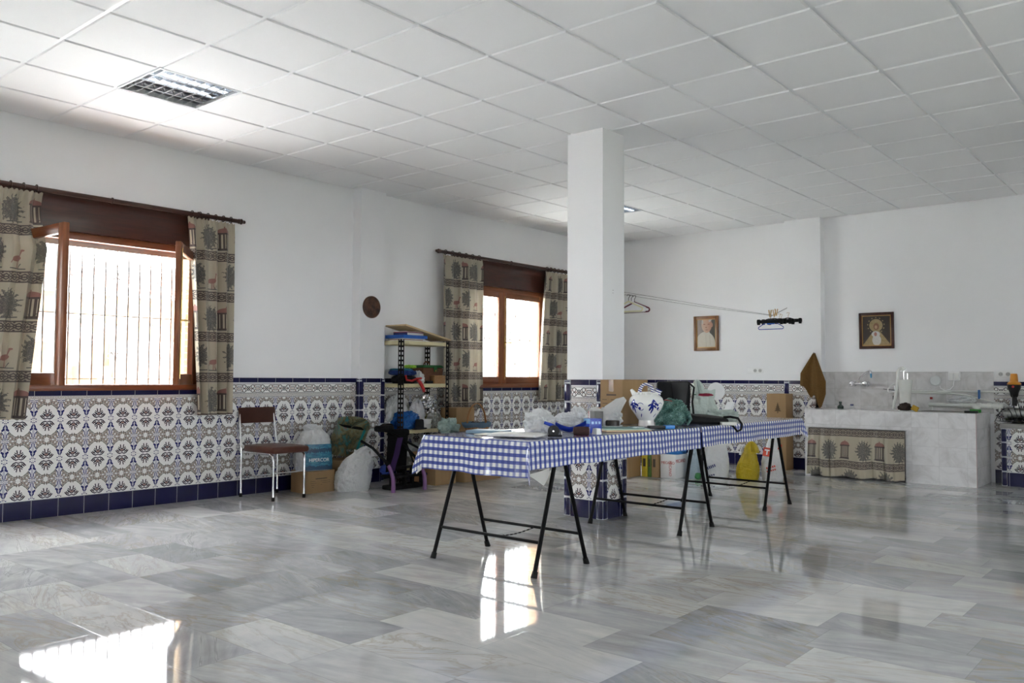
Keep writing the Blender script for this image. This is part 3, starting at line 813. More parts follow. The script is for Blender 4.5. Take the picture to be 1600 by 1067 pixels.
# ------------------------------------------------------------ long table on trestles
M_black = plain('black_painted_steel', (0.0025, 0.0025, 0.003), 0.5, spec=0.12, var=0.2)
M_rubber = plain('black_rubber', (0.006, 0.006, 0.006), 0.7, spec=0.2)
M_board = woodmat('pale_chipboard', (0.45, 0.36, 0.25), (0.55, 0.45, 0.32), 0.6, 1)
TZ = 0.757                         # top of the cloth
def trestle(label, y0, y1, x0, x1):
    yc = (y0 + y1) / 2; t = thing('trestle', label, 'trestle', ((x0 + x1) / 2, yc, 0), group='black trestles of the long table')
    hw, hy, H = (x1 - x0) / 2, (y1 - y0) / 2, 0.705
    for s in (-1, 1):
        for q in (-1, 1):
            leg = MB().cyl((s * hw, q * hy, 0.0), (s * hw * 0.965, q * 0.018, H), 0.0125, n=12).build('leg', M_black, t)
            MB().cyl((s * hw, q * hy, 0.0), (s * hw, q * (hy - 0.014), 0.035), 0.019, 0.016, n=12).build('foot_cap', M_rubber, leg)
    for q in (-1, 1):
        z = 0.185; k = 1 - z / H
        MB().cyl((-hw * 0.99, q * (0.018 + (hy - 0.018) * k), z), (hw * 0.99, q * (0.018 + (hy - 0.018) * k), z), 0.009, n=10).build('crossbar', M_black, t)
        MB().box((0, q * 0.018, H + 0.002), (2 * hw * 0.98, 0.030, 0.022), bev=0.004).build('top_bar', M_black, t)
    z = 0.185; yy = 0.018 + (hy - 0.018) * (1 - z / H); mb = MB(); n = 26
    A, B = Vector((-0.06, -yy, z)), Vector((0.05, yy, z))
    for i in range(n):
        p = A.lerp(B, (i + 0.5) / n); p.z -= 0.03 * math.sin(PI * (i + 0.5) / n)
        mb.box(p, (0.007 if i % 2 else 0.003, (B - A).length / n * 1.1, 0.003 if i % 2 else 0.007), rot=(0, 0, -math.atan2(B.x - A.x, B.y - A.y)))
    mb.build('chain', M_black, t, smooth=False)
    return t
trestle('black steel trestle at the near end of the table', 3.70, 4.205, 3.335, 4.125)
trestle('black steel trestle under the middle of the table, beside the column', 5.37, 5.868, 3.338, 4.102)
trestle('black steel trestle at the far end of the table', 6.86, 7.40, 3.31, 4.08)
for y0, y1, lb in ((3.64, 5.575, 'near board of the long table, under the checked cloth'), (5.58, 7.47, 'far board of the long table, under the checked cloth')):
    o = MB().b2(3.345, 4.145, y0, y1, 0.719, TZ - 0.004, bev=0.003).build('table_board', M_board); tag(o, lb, 'table', 'boards of the long table')

def mat_gingham():
    k = Mt('blue_gingham_oilcloth', 0.10, spec=0.6); u, v = k.uv(); p = 0.0425
    fu, fv = (u / p).frac(), (v / p).frac()
    a, b = fu.lt(0.50), fv.lt(0.47)
    hat = union((fu - 0.06).abs().lt(0.022), (fu - 0.15).abs().lt(0.022), (fu - 0.35).abs().lt(0.022), (fu - 0.44).abs().lt(0.022))
    c = k.mix(a, (0.78, 0.79, 0.78), (0.17, 0.20, 0.43))
    c = k.mix(a.min(hat), c, (0.50, 0.52, 0.66))
    c = k.mix(b, c, (0.085, 0.115, 0.36))
    c = k.mix(a.min(b), c, (0.050, 0.070, 0.27))
    g = k.node('ShaderNodeNewGeometry')
    bf = Ex(k.nt, g.outputs['Backfacing'])
    k.color(k.mix(bf, c, (0.80, 0.80, 0.78)))
    n = k.noise(k.pos(), 5.0, 2.0); k.bump(n, 0.12, 0.02)
    return k.m
M_gingham = mat_gingham()

def tablecloth(label, x0, x1, y0, y1, hx, hn, hf, seed):
    """lies on x0..x1, y0..y1; hangs hx over both long sides, hn at the near and hf at the far end"""
    W, L = x1 - x0, y1 - y0
    rnd = random.Random(seed); ph = [rnd.uniform(0, 6.28) for _ in range(6)]
    def drop(d, hmax, s, off):
        return d
    def P(u, v):
        """u across (-hx..W+hx), v along (-hn..L+hf)"""
        a = max(0.0, -u, u - W); b = max(0.0, -v, v - L); su = -1 if u < 0 else 1; sv = -1 if v < 0 else 1
        x, y, z = min(max(u, 0), W), min(max(v, 0), L), 0.0
        if a > 0 and b == 0:
            wv = math.sin(v * 9.0 + ph[0]) * 0.6 + math.sin(v * 17.0 + ph[1]) * 0.4
            x += su * (0.004 + 0.05 * a * (1 + wv)); z = -a * (0.98 + 0.02 * wv)
        elif b > 0 and a == 0:
            wv = math.sin(u * 11.0 + ph[2]) * 0.6 + math.sin(u * 23.0 + ph[3]) * 0.4
            y += sv * (0.004 + 0.05 * b * (1 + wv)); z = -b * (0.98 + 0.02 * wv)
        elif a > 0 and b > 0:
            r = math.hypot(a, b); m = min(a, b)
            o = 0.40 * m
            x += su * (0.004 + o * 0.6 + 0.04 * a); y += sv * (0.004 + o * 0.6 + 0.04 * b)
            z = -(max(a, b) + 0.22 * m) * 0.99
        rr = 0.006
        return (x0 + x, y0 + y, TZ + z)
    us = [-hx + hx * i / 10 for i in range(10)] + [W * i / 20 for i in range(21)] + [W + hx * (i + 1) / 10 for i in range(10)]
    vs = ([-hn + hn * i / 10 for i in range(10)] if hn else []) + [L * i / 50 for i in range(51)] + ([L + hf * (i + 1) / 10 for i in range(10)] if hf else [])
    mb = MB(); bm = mb.bm
    V = [[bm.verts.new(P(u, v)) for v in vs] for u in us]
    for i in range(len(us) - 1):
        for j in range(len(vs) - 1):
            f = bm.faces.new((V[i][j], V[i + 1][j], V[i + 1][j + 1], V[i][j + 1]))
            for l, (a, b) in zip(f.loops, ((i, j), (i + 1, j), (i + 1, j + 1), (i, j + 1))): l[mb.uvl].uv = (us[a] + 0.6, vs[b] + 0.6)
    o = mb.build('tablecloth', M_gingham, flip=False, angle=50)
    return tag(o, label, 'tablecloth', 'blue checked tablecloths')
tcn = tablecloth('blue and white checked oilcloth hanging over the near end of the table', 3.335, 4.157, 3.612, 5.574, 0.155, 0.205, 0.0, 3)
tc = tablecloth('blue and white checked oilcloth on the far half of the table', 3.295, 4.165, 5.576, 7.49, 0.145, 0.0, 0.12, 8)
tc.location.z = 0.0022
M_lining = plain('white_cloth_lining', (0.80, 0.80, 0.78), 0.5)
def turned_corner(parent, p0, p1, tip, out):
    """white underside of the cloth showing where the hanging corner is turned over: top edge p0-p1, lowest point tip"""
    p0, p1, tip, out = Vector(p0), Vector(p1), Vector(tip), Vector(out)
    def fn(a, b):
        e = p0.lerp(p1, a); w = max(0.0, 1 - abs(a - 0.55) / 0.62) ** 0.8
        low = e + Vector((0, 0, tip.z - e.z)) * w
        p = e.lerp(low, b) + out * (0.010 + 0.022 * math.sin(PI * a) * (0.4 + 0.6 * b))
        return p
    mb = MB(); mb.grid(fn, 16, 10); bmesh.ops.solidify(mb.bm, geom=mb.bm.faces[:], thickness=0.002)
    o = mb.build('turned_corner', M_lining, parent, angle=80); o['label'] = 'white underside of a turned-over corner'
turned_corner(tcn, (4.168, 3.600, 0.585), (4.172, 3.765, 0.605), (4.17, 3.68, 0.515), (1, -0.15, 0))
turned_corner(tcn, (3.275, 3.625, 0.575), (3.345, 3.598, 0.565), (3.31, 3.60, 0.52), (-0.1, -1, 0))
turned_corner(tc, (4.17, 7.40, 0.655), (4.12, 7.53, 0.655), (4.15, 7.47, 0.60), (1, 0.2, 0))

# ------------------------------------------------------------ things on the table
T2 = TZ + 0.0025
M_film = plastic_film('milky_bag_film', (0.85, 0.86, 0.86), 0.32, 0.3, 0.4)
M_filmw = plastic_film('white_bag_film', (0.82, 0.83, 0.84), 0.0, 0.33, 0.28)
M_filmg = plastic_film('greenish_bag_film', (0.70, 0.78, 0.73), 0.08, 0.3, 0.35)
M_clear = plastic_film('clear_crinkled_film', (0.72, 0.74, 0.72), 0.5, 0.12, 0.2)
k = Mt('teal_mesh_film', 0.35); n = k.noise(k.obj(), 120.0, 3.0, 0.7); n2 = k.noise(k.obj(), 22.0, 3.0)
k.color(k.ramp(n * 0.7 + n2 * 0.4, [(0.38, (0.012, 0.055, 0.045)), (0.56, (0.05, 0.15, 0.12)), (0.70, (0.25, 0.40, 0.36))])); k.bump(n, 0.6, 0.01); M_teal = k.m
M_yellow = plastic_film('yellow_bag_film', (0.62, 0.47, 0.02), 0.0, 0.3, 0.3)
M_bluep = plain('blue_plastic', (0.012, 0.05, 0.42), 0.3)
M_paper = plain('paper', (0.74, 0.73, 0.70), 0.6)
M_manila = plain('manila_folder', (0.72, 0.52, 0.33), 0.6)
M_card = woodmat('brown_cardboard', (0.30, 0.185, 0.085), (0.335, 0.21, 0.10), 0.75, 2, 2.0)
M_tape = plain('parcel_tape', (0.22, 0.11, 0.045), 0.25)
M_print = plain('dark_print', (0.07, 0.05, 0.035), 0.7)
M_wht = plain('white_plastic', (0.80, 0.80, 0.80), 0.35)
M_dark = plain('black_plastic', (0.008, 0.008, 0.009), 0.35, spec=0.3)
M_blackcloth = plain('black_nylon_fabric', (0.006, 0.006, 0.007), 0.6, spec=0.25, var=0.3, scale=30, bump=0.3)
M_greycloth = plain('dark_grey_lining', (0.022, 0.022, 0.024), 0.5, spec=0.3, var=0.3, bump=0.3)

def bag_shape(w, d, h, seed=0, neck=0.28, neck_at=0.82, top=0.42, lean=(0, 0), fold=0.10, n=88, m=60, sq=2.6, sh=2.6):
    """a filled carrier bag: squarish foot, bulging belly, gathered neck, open ruffled top"""
    def prof(b):
        if b < 0.08: return 0.90 + 0.8 * b
        if b < neck_at:
            q = (b - 0.08) / (neck_at - 0.08); return 0.965 + 0.06 * math.sin(PI * min(1, q * 1.5)) - (1.0 - neck) * (q ** sh) * 0.97
        q = (b - neck_at) / (1 - neck_at); return neck + (top - neck) * q
    def fn(a, b):
        th = 2 * PI * a; c, s = math.cos(th), math.sin(th)
        se = (abs(c) ** sq + abs(s) ** sq) ** (-1 / sq)
        r = prof(b); q = min(1, b / neck_at)
        se = 1 + (se - 1) * (1 - q)
        f = fold * q * (math.sin(7 * th + seed + 2.5 * noise.noise(Vector((c, s, b * 3 + seed)))) * 0.6 + noise.noise(Vector((c * 2.5, s * 2.5, b * 4 + seed * 3.3))) * 1.3)
        wv = Vector((c * 1.6, s * 1.6, b * 3.2 + seed * 1.7)) + 0.4 * Vector((noise.noise(Vector((c * 2, s * 2, b * 3 + seed))), noise.noise(Vector((c * 2, s * 2 + 5, b * 3 + seed))), 0))
        f += 1.1 * fold * (0.35 + 0.65 * q) * (0.25 - 1.1 * abs(noise.noise(wv * 1.7))) + 0.7 * fold * (0.18 - 0.9 * abs(noise.noise(wv * 3.9)))
        r = r * (1 + f)
        z = b * h * (1 + (0.05 * noise.noise(Vector((c * 2, s * 2, seed + 9.0))) if b > 0.5 else 0) * (b - 0.5) * 2)
        if b > 0.97: z += 0.03 * h * math.sin(5 * th + seed)
        return (c * se * r * w / 2 + lean[0] * b * b, s * se * r * d / 2 + lean[1] * b * b, z)
    mb = MB(); mb.grid(fn, n, m, wrap=True)
    # foot
    vs = [mb.bm.verts.new(Vector(fn(i / n, 0)) * 1.0) for i in range(n)]; mb.bm.faces.new(vs[::-1])
    return mb
def loop_handle(mb, p0, p1, rise, r=0.012, flat=0.35, sway=(0, 0)):
    P = []
    for i in range(13):
        q = i / 12; p = Vector(p0).lerp(Vector(p1), q); p.z += rise * math.sin(PI * q) ** 0.7; p.x += sway[0] * math.sin(PI * q); p.y += sway[1] * math.sin(PI * q); P.append(p)
    mb.tube(P, [r * (1 + 0.5 * math.cos(2 * PI * i / 12)) for i in range(13)], 8)
def one(name, mb, mat, label, cat, loc, rz=0, group=None, **kw):
    return tag(mb.build(name, mat, None, loc, rz, **kw), label, cat, group)

# big carton in front of the column
def carton(label, loc, rz, w, d, h, lines=True, tape=True, group=None, mat=None, open_top=False):
    t = thing('cardboard_box', label, 'cardboard box', loc, rz, group)
    MB().b2(-w / 2, w / 2, -d / 2, d / 2, 0, h - 0.001, bev=0.004).build('carton', mat or M_card, t)
    mb = MB(); g = 0.0015
    mb.box((-w / 4 - g, 0, h + 0.001), (w / 2 - 2 * g, d, 0.004)); mb.box((w / 4 + g, 0, h + 0.001), (w / 2 - 2 * g, d, 0.004))
    mb.build('flap', mat or M_card, t)
    if tape:
        mb = MB(); mb.box((0, 0, h + 0.0035), (0.05, d + 0.001, 0.001)); mb.box((0, -d / 2 - 0.0006, h - 0.045), (0.05, 0.001, 0.09)); mb.box((0, d / 2 + 0.0006, h - 0.045), (0.05, 0.001, 0.09))
        mb.build('tape', M_tape, t)
    if lines:
        mb = MB(); y = -d / 2 - 0.0008
        mb.box((0, y, h * 0.66), (w * 0.42, 0.001, h * 0.035))
        for i, (a, l) in enumerate(((-0.30, 0.2), (0.16, 0.36), (-0.28, 0.22), (0.18, 0.30), (-0.3, 0.12), (0.0, 0.06), (-0.3, 0.08))):
            mb.box((a * w, y, h * (0.55 - 0.055 * (i // 2) * 1.6)), (l * w, 0.001, h * 0.012))
        x = w / 2 + 0.0008
        mb.box((x, 0, h * 0.62), (0.001, d * 0.3, h * 0.03)); mb.box((x, 0.05 * d, h * 0.52), (0.001, d * 0.35, h * 0.012)); mb.box((x, 0, h * 0.45), (0.001, d * 0.25, h * 0.012))
        mb.build('print', M_print, t, smooth=False)
    return t
carton('large brown cardboard box on the table in front of the column', (3.488, 5.614, T2), math.radians(-12), 0.245, 0.275, 0.335)

# ceramic jug
def mat_jug():
    k = Mt('white_blue_glaze', 0.12, spec=0.6); u, v = k.uv()
    U = ((u * 5.0 + 0.35).frac() - 0.5) * 12.0; V = (v - 0.142) * 76.0
    lf = union(ellipse(U, V, 0.5, 2.6, 0.75, 1.9, 0.5), ellipse(U, V, -1.0, 2.0, 0.7, 1.8, -0.3), ellipse(U, V, 1.9, 1.5, 0.6, 1.5, 1.0), ellipse(U, V, -1.6, -0.3, 0.7, 2.0, -0.55), ellipse(U, V, -0.4, -0.2, 0.6, 1.9, 0.1), ellipse(U, V, 0.9, 0.3, 0.5, 1.3, 0.9),
               ellipse(U, V, -2.4, 1.2, 0.5, 1.2, -1.0), ellipse(U, V, -0.7, -2.0, 0.55, 1.6, -0.3), ellipse(U, V, 3.6, -0.6, 0.75, 0.75), ring(U, V, 4.4, 0.3, 2.0, 0.16), ellipse(U, V, 3.4, -4.6, 0.35, 1.3, -0.6))
    hd = (v.gt(0.255)).min(((u * 22.0 + v * 55.0).frac()).lt(0.45))
    foot = v.lt(0.045)
    c = k.mix(lf.min(v.lt(0.215)), (0.82, 0.82, 0.80), (0.012, 0.02, 0.22)); c = k.mix(foot, c, (0.72, 0.69, 0.66)); k.color(c); return k.m
M_jug = mat_jug()
M_jughandle = plain('white_glaze', (0.82, 0.82, 0.80), 0.12)
k = Mt('blue_striped_glaze', 0.12); x, y, z = k.xyz(k.obj()); k.color(k.mix(((z * 60.0 + x * 25.0).frac()).lt(0.45), (0.82, 0.82, 0.8), (0.012, 0.02, 0.22))); M_jugstripe = k.m
j = thing('ceramic_jug', 'white ceramic drinking jug with blue painted flowers and a ring handle', 'jug', (3.835, 5.37, T2), 0.5)
MB().lathe([(0.056, 0.0), (0.060, 0.004), (0.057, 0.02), (0.055, 0.046), (0.062, 0.054), (0.082, 0.085), (0.108, 0.122), (0.124, 0.156), (0.127, 0.178), (0.118, 0.205), (0.096, 0.228), (0.068, 0.243), (0.050, 0.250), (0.0, 0.252)], n=48, uvs=True).build('body', M_jug, j)
mb = MB(); mb.tube([(0.047 * math.cos(a), 0.010 * math.sin(a * 2) * 0.3, 0.245 + 0.062 * math.sin(a)) for a in [PI * i / 14 for i in range(15)]], [0.015 - 0.004 * math.sin(PI * i / 14) for i in range(15)], 12)
mb.build('ring_handle', M_jugstripe, j)
mb = MB(); mb.lathe([(0.030, 0.0), (0.026, 0.02), (0.022, 0.035), (0.028, 0.048), (0.022, 0.048), (0.016, 0.03), (0.0, 0.02)], (0.072, 0, 0.225), 20, Matrix.Rotation(0.45, 4, 'Y')); mb.build('filling_mouth', M_jugstripe, j)
mb = MB(); mb.lathe([(0.022, 0.0), (0.016, 0.03), (0.010, 0.055), (0.007, 0.056), (0.0, 0.05)], (-0.078, 0, 0.222), 16, Matrix.Rotation(-0.6, 4, 'Y')); mb.build('spout', M_jughandle, j)
mb = MB()
for i in range(16):
    a = 2 * PI * i / 16; mb.lathe([(0.0, 0), (0.012, 0.004), (0.014, 0.012), (0.008, 0.02), (0, 0.022)], (0.083 * math.cos(a), 0.083 * math.sin(a), 0.226), 8)
mb.build('frill', M_jughandle, j)

# bags
b = thing('plastic_bag', 'milky see-through plastic bag beside the ceramic jug', 'plastic bag', (3.585, 5.20, T2), 0.35, 'thin bags on the table')
mb = MB(); mb.blob((0.0, 0, 0.055), (0.115, 0.075, 0.075), 5, 0.3, 1.8, 36, 24, flat=-0.054, amp2=0.12); mb.build('pouch', M_film, b)
mb = MB(); mb.tube([(0.05, 0, 0.10), (0.085, 0, 0.14), (0.11, 0.01, 0.17), (0.15, 0.01, 0.20)], [0.065, 0.05, 0.04, 0.018], 12); mb.build('gathered_mouth', M_film, b)
one('plastic_bag', MB().blob((0, 0, 0.06), (0.085, 0.07, 0.07), 11, 0.45, 2.2, 36, 24, flat=-0.059, amp2=0.18), M_film, 'thin crumpled see-through bag at the near end of the table', 'plastic bag', (3.745, 4.23, T2), 0.3, 'thin bags on the table')
b = thing('plastic_bag', 'crumpled white plastic bag behind the blue scoop', 'plastic bag', (3.80, 4.47, T2), 0.55, 'thin bags on the table')
mb = MB(); mb.blob((0.0, 0, 0.05), (0.11, 0.07, 0.062), 21, 0.35, 2.2, 40, 26, flat=-0.049, amp2=0.16); mb.build('pouch', M_filmw, b)
mb = MB(); mb.blob((0.055, 0, 0.11), (0.045, 0.05, 0.05), 23, 0.4, 2.0, 24, 16, amp2=0.15); mb.build('handles', M_filmw, b)
t = thing('net_bag', 'green net bag with a red tie beside the ceramic jug', 'bag', (3.90, 5.60, T2), 0.5)
mb = MB(); mb.blob((0, 0, 0.085), (0.115, 0.08, 0.10), 31, 0.25, 2.0, 36, 24, flat=-0.084, amp2=0.14); mb.build('pouch', M_teal, t)
mb = MB(); mb.tube([(-0.08, -0.02, 0.165), (-0.03, -0.03, 0.19), (0.04, -0.02, 0.175), (0.09, 0, 0.13)], 0.004, 6); mb.build('tie', plain('red_cord', (0.35, 0.03, 0.03), 0.5), t)
mb = MB(); mb.tube([(0.08, -0.02, 0.11), (0.13, -0.03, 0.095), (0.15, -0.03, 0.05), (0.125, -0.03, 0.006)], [0.016, 0.02, 0.015, 0.008], 10); mb.build('strap', M_teal, t)
one('plastic_wrapping', MB().blob((0, 0, 0.03), (0.11, 0.07, 0.05), 41, 0.5, 2.0, 30, 20, flat=-0.029, amp2=0.2), M_filmg, 'crumpled clear wrapping at the far end of the table', 'wrapping', (3.76, 6.74, T2), 0.4)

t = thing('carrier_bag', 'pale green carrier bag with things sticking out, at the far left of the table', 'carrier bag', (3.44, 7.02, T2), 0.6)
mb = bag_shape(0.235, 0.17, 0.25, 3, neck=0.80, neck_at=0.7, top=0.85, fold=0.07); mb.build('bag', M_filmg, t)
mb = MB(); loop_handle(mb, (-0.085, -0.05, 0.21), (-0.02, -0.05, 0.22), 0.12, 0.02, sway=(-0.015, 0)); mb.build('handle', M_filmg, t)
mb = MB(); mb.blob((-0.085, -0.05, 0.235), (0.02, 0.02, 0.03), 4, 0.4, 3); mb.build('green_leaves', plain('dark_green', (0.01, 0.10, 0.02), 0.4), t)
mb = MB(); mb.blob((0.01, -0.07, 0.205), (0.06, 0.02, 0.012), 6, 0.3, 3); mb.build('red_cloth', plain('crimson_cloth', (0.28, 0.01, 0.04), 0.6), t)
p = thing('plate', 'round white plate standing in the pale green carrier bag', 'plate', (3.51, 7.12, T2 + 0.235), 0.62, rot=(math.radians(82), 0, 0.75))
MB().lathe([(0.0, 0), (0.045, 0.0), (0.06, 0.008), (0.078, 0.014), (0.08, 0.018), (0.058, 0.014), (0.044, 0.006), (0.0, 0.005)], n=40).build('dish', M_wht, p)

# black tote standing, and black bag lying
t = thing('tote_bag', 'black fabric tote bag standing on the table behind the cardboard box', 'bag', (3.50, 6.36, T2 + 0.007), 0.60)
mb = MB(); mb.box((0, 0, 0.16), (0.30, 0.12, 0.32), bev=0.02, taper=0.93)
for v in mb.bm.verts: v.co += Vector((0.012 * noise.noise(v.co * 9), 0.02 * noise.noise(v.co * 8 + Vector((3, 1, 2))), 0))
bmesh.ops.subdivide_edges(mb.bm, edges=mb.bm.edges[:], cuts=2, use_grid_fill=True)
for v in mb.bm.verts: v.co += Vector((0.010 * noise.noise(v.co * 14), 0.014 * noise.noise(v.co * 11 + Vector((3, 1, 2))), 0.006 * noise.noise(v.co * 10)))
mb.build('body', M_blackcloth, t)
mb = MB(); mb.grid(lambda a, b: (-0.02 + 0.14 * a - 0.05 * b * (a - 0.5), -0.068 - 0.012 * math.sin(PI * a) - 0.004 * math.sin(9 * b), 0.31 - 0.2 * b), 14, 10); mb.build('flap', M_greycloth, t, flip=False)
mb = MB(); mb.tube([(0.12, -0.07, 0.31), (0.165, -0.075, 0.27), (0.15, -0.085, 0.15), (0.16, -0.10, 0.03), (0.17, -0.12, 0.006)], 0.008, 8); mb.build('strap', M_blackcloth, t)
t = thing('shoulder_bag', 'flat black shoulder bag lying on the table with its strap over the edge', 'bag', (3.975, 5.965, T2), 0.62)
mb = MB(); mb.box((0.0, 0.0, 0.040), (0.37, 0.21, 0.072), bev=0.02)
bmesh.ops.subdivide_edges(mb.bm, edges=mb.bm.edges[:], cuts=2, use_grid_fill=True)
for v in mb.bm.verts: v.co.z = max(0.001, v.co.z * (1.0 + 0.35 * noise.noise(v.co * 7)) * (0.82 + 0.5 * (0.18 - v.co.x)))
mb.build('body', M_blackcloth, t)
mb = MB(); mb.tube([(0.15, -0.06, 0.055), (0.20, -0.07, 0.06), (0.255, -0.085, 0.05), (0.275, -0.13, 0.008), (0.262, -0.165, -0.03), (0.235, -0.172, -0.045), (0.205, -0.155, -0.004), (0.17, -0.11, 0.012)], 0.009, 8); mb.build('strap', M_blackcloth, t)
mb = MB(); mb.box((0.125, -0.075, 0.012), (0.11, 0.09, 0.022), bev=0.003); one('book', mb, M_paper, 'pale book under the black shoulder bag', 'book', (4.055, 5.935, T2), 0.62)

# foam and card pieces
M_foam = plain('white_foam', (0.86, 0.87, 0.88), 0.6)
one('foam_sheet', MB().box((0, 0, 0.0), (0.22, 0.10, 0.02), rot=(0.35, 0.10, 0), bev=0.003), M_foam, 'white foam sheet leaning behind the shoulder bag', 'foam sheet', (3.52, 7.24, T2 + 0.036), 0.6, 'white foam pieces')
one('foam_sheet', MB().box((0, 0, 0.075), (0.018, 0.13, 0.15), rot=(0, 0.42, 0), bev=0.003), M_foam, 'white foam sheet standing upright at the far end of the table', 'foam sheet', (3.64, 7.10, T2 - 0.002), 0.9, 'white foam pieces')

# glass panes, folders, brush
M_paneg = Mt('greenish_sheet_glass', 0.03, base=(0.22, 0.33, 0.33)).set(**{'Transmission Weight': 0.35}).m
one('folder', MB().box((0, 0, 0.003), (0.33, 0.24, 0.006), bev=0.001), M_manila, 'flat buff folder at the edge of the table under the glass panes', 'folder', (3.985, 4.80, T2), 1.05)
one('folder', MB().box((0, 0, 0.003), (0.32, 0.22, 0.006), bev=0.001), plain('mint_folder', (0.42, 0.58, 0.50), 0.5), 'mint green folder under the glass panes', 'folder', (3.96, 4.86, T2 + 0.0062), 0.95)
one('glass_pane', MB().box((0, 0, 0.006), (0.30, 0.25, 0.011), bev=0.001), M_paneg, 'stack of greenish glass panes lying before the jug', 'glass pane', (3.90, 4.91, T2 + 0.0124), 0.75)
t = thing('brush', 'flat black brush with a blue ferrule lying beside the jug', 'brush', (4.095, 5.195, T2), 0.95)
MB().box((-0.07, 0, 0.012), (0.12, 0.05, 0.022), bev=0.006).build('bristles', M_dark, t); MB().box((0.025, 0, 0.013), (0.07, 0.055, 0.025), bev=0.004).build('ferrule', plain('bright_blue', (0.02, 0.22, 0.62), 0.3), t); MB().box((0.07, 0, 0.013), (0.025, 0.045, 0.024), bev=0.005).build('stub', M_dark, t)

# blue packet, small boxes
t = thing('cookie_box', 'blue packet with a pale blue end standing on the table', 'box', (3.985, 4.47, T2), math.radians(-28))
MB().b2(-0.047, 0.047, -0.04, 0.04, 0, 0.092, bev=0.002).build('carton', M_bluep, t)
MB().box((0, -0.0408, 0.075), (0.09, 0.001, 0.03)).build('pale_panel', plain('sky_blue_card', (0.16, 0.42, 0.75), 0.35), t)
mb = MB(); mb.box((-0.018, -0.0412, 0.052), (0.03, 0.001, 0.006)); mb.box((-0.018, -0.0412, 0.04), (0.03, 0.001, 0.006)); 
for i in range(3): mb.box((0.0478, -0.024 + 0.024 * i, 0.066), (0.001, 0.015, 0.016))
mb.build('print', plain('pale_print', (0.35, 0.55, 0.85), 0.4), t, smooth=False)
one('small_box', MB().box((0, 0, 0.02), (0.05, 0.04, 0.038), rot=(0, 0.0, 0), bev=0.002, taper=0.8), M_wht, 'small white box in front of the blue packet', 'box', (4.105, 4.34, T2), -0.3)
t = thing('tea_box', 'small grey box with red and white ends behind the blue packet', 'box', (3.66, 4.98, T2), math.radians(-28))
MB().b2(-0.045, 0.045, -0.035, 0.035, 0, 0.115, bev=0.002).build('carton', plain('grey_card', (0.13, 0.125, 0.12), 0.5), t)
mb = MB(); mb.box((-0.030, -0.0356, 0.0575), (0.018, 0.001, 0.112)); mb.build('white_stripe', M_wht, t); MB().box((-0.040, -0.0356, 0.0575), (0.008, 0.001, 0.112)).build('red_stripe', plain('red_card', (0.5, 0.03, 0.03), 0.4), t)
t = thing('camera_strap', 'round dark lens cap beside the small grey box', 'lens cap', (3.757, 5.045, T2))
t.name = 'lens_cap'
MB().lathe([(0.0, 0), (0.045, 0.0), (0.05, 0.006), (0.05, 0.045), (0.045, 0.052), (0.0, 0.052)], n=32).build('cap', plain('brown_black', (0.03, 0.022, 0.018), 0.35), t)
t = thing('pouch', 'orange pouch in clear film next to the column', 'pouch', (3.42, 5.38, T2), 0.6)
mb = MB(); mb.blob((0, 0, 0.06), (0.055, 0.035, 0.062), 51, 0.2, 2.0, flat=-0.059); mb.build('filling', plain('orange_pouch', (0.55, 0.22, 0.04), 0.35), t)
mb = MB(); mb.blob((-0.03, 0.0, 0.085), (0.06, 0.045, 0.035), 53, 0.3, 2.0, amp2=0.15); mb.build('film', M_clear, t)

# blue scoop, black clip, rolls, papers
t = thing('dustpan', 'blue plastic scoop with a raised handle among the bags', 'scoop', (3.945, 4.255, T2), 0.62)
def scoop(a, b):
    x = -0.075 + 0.19 * a; w = 0.055
    return (x, -w + 2 * w * b, 0.012 + 0.055 * (abs(a - 0.45) ** 1.6) * 2.0 + 0.03 * abs(2 * b - 1) ** 3)
mb = MB(); mb.grid(scoop, 24, 12); 
r_ = bmesh.ops.solidify(mb.bm, geom=mb.bm.faces[:], thickness=0.004); mb.build('pan', M_bluep, t)
mb = MB(); mb.tube([(-0.06, 0, 0.035), (-0.10, 0, 0.055), (-0.145, 0, 0.070)], [0.011, 0.012, 0.010], 10); mb.tube([(0.10, 0.0, 0.052), (0.135, 0, 0.055)], [0.012, 0.010], 10); mb.build('handle', M_bluep, t)
t = thing('tape_dispenser', 'small black tape dispenser on the edge of the papers', 'tape dispenser', (4.035, 3.995, T2), 0.6)
mb = MB(); mb.lathe([(0.007, -0.011), (0.034, -0.011), (0.034, 0.011), (0.007, 0.011)], (0, 0, 0.034), 28, Matrix.Rotation(PI / 2, 4, 'X')); mb.b2(-0.034, 0.05, -0.013, 0.013, 0.0, 0.014, bev=0.003); mb.build('body', M_dark, t)
mb = MB(); mb.cyl((0.046, 0, 0.01), (0.046, 0, 0.032), 0.008, n=14); mb.lathe([(0, 0), (0.005, 0), (0.005, 0.028), (0, 0.028)], (0, 0.014, 0.034), 18, Matrix.Rotation(PI / 2, 4, 'X')); mb.build('metal_pin', plain('polished_chrome', (0.8, 0.8, 0.82), 0.08, 1.0), t)
M_chrome = bpy.data.materials['polished_chrome']
one('yarn_roll', MB().lathe([(0.012, -0.05), (0.026, -0.045), (0.028, 0), (0.026, 0.045), (0.012, 0.05)], (0, 0, 0.027), 24, Matrix.Rotation(PI / 2, 4, 'Y')), plain('dark_brown_yarn', (0.05, 0.02, 0.018), 0.8, bump=0.5, scale=80), 'short roll of dark brown yarn under the blue scoop', 'yarn', (4.085, 4.205, T2), 0.62, 'rolls of yarn')
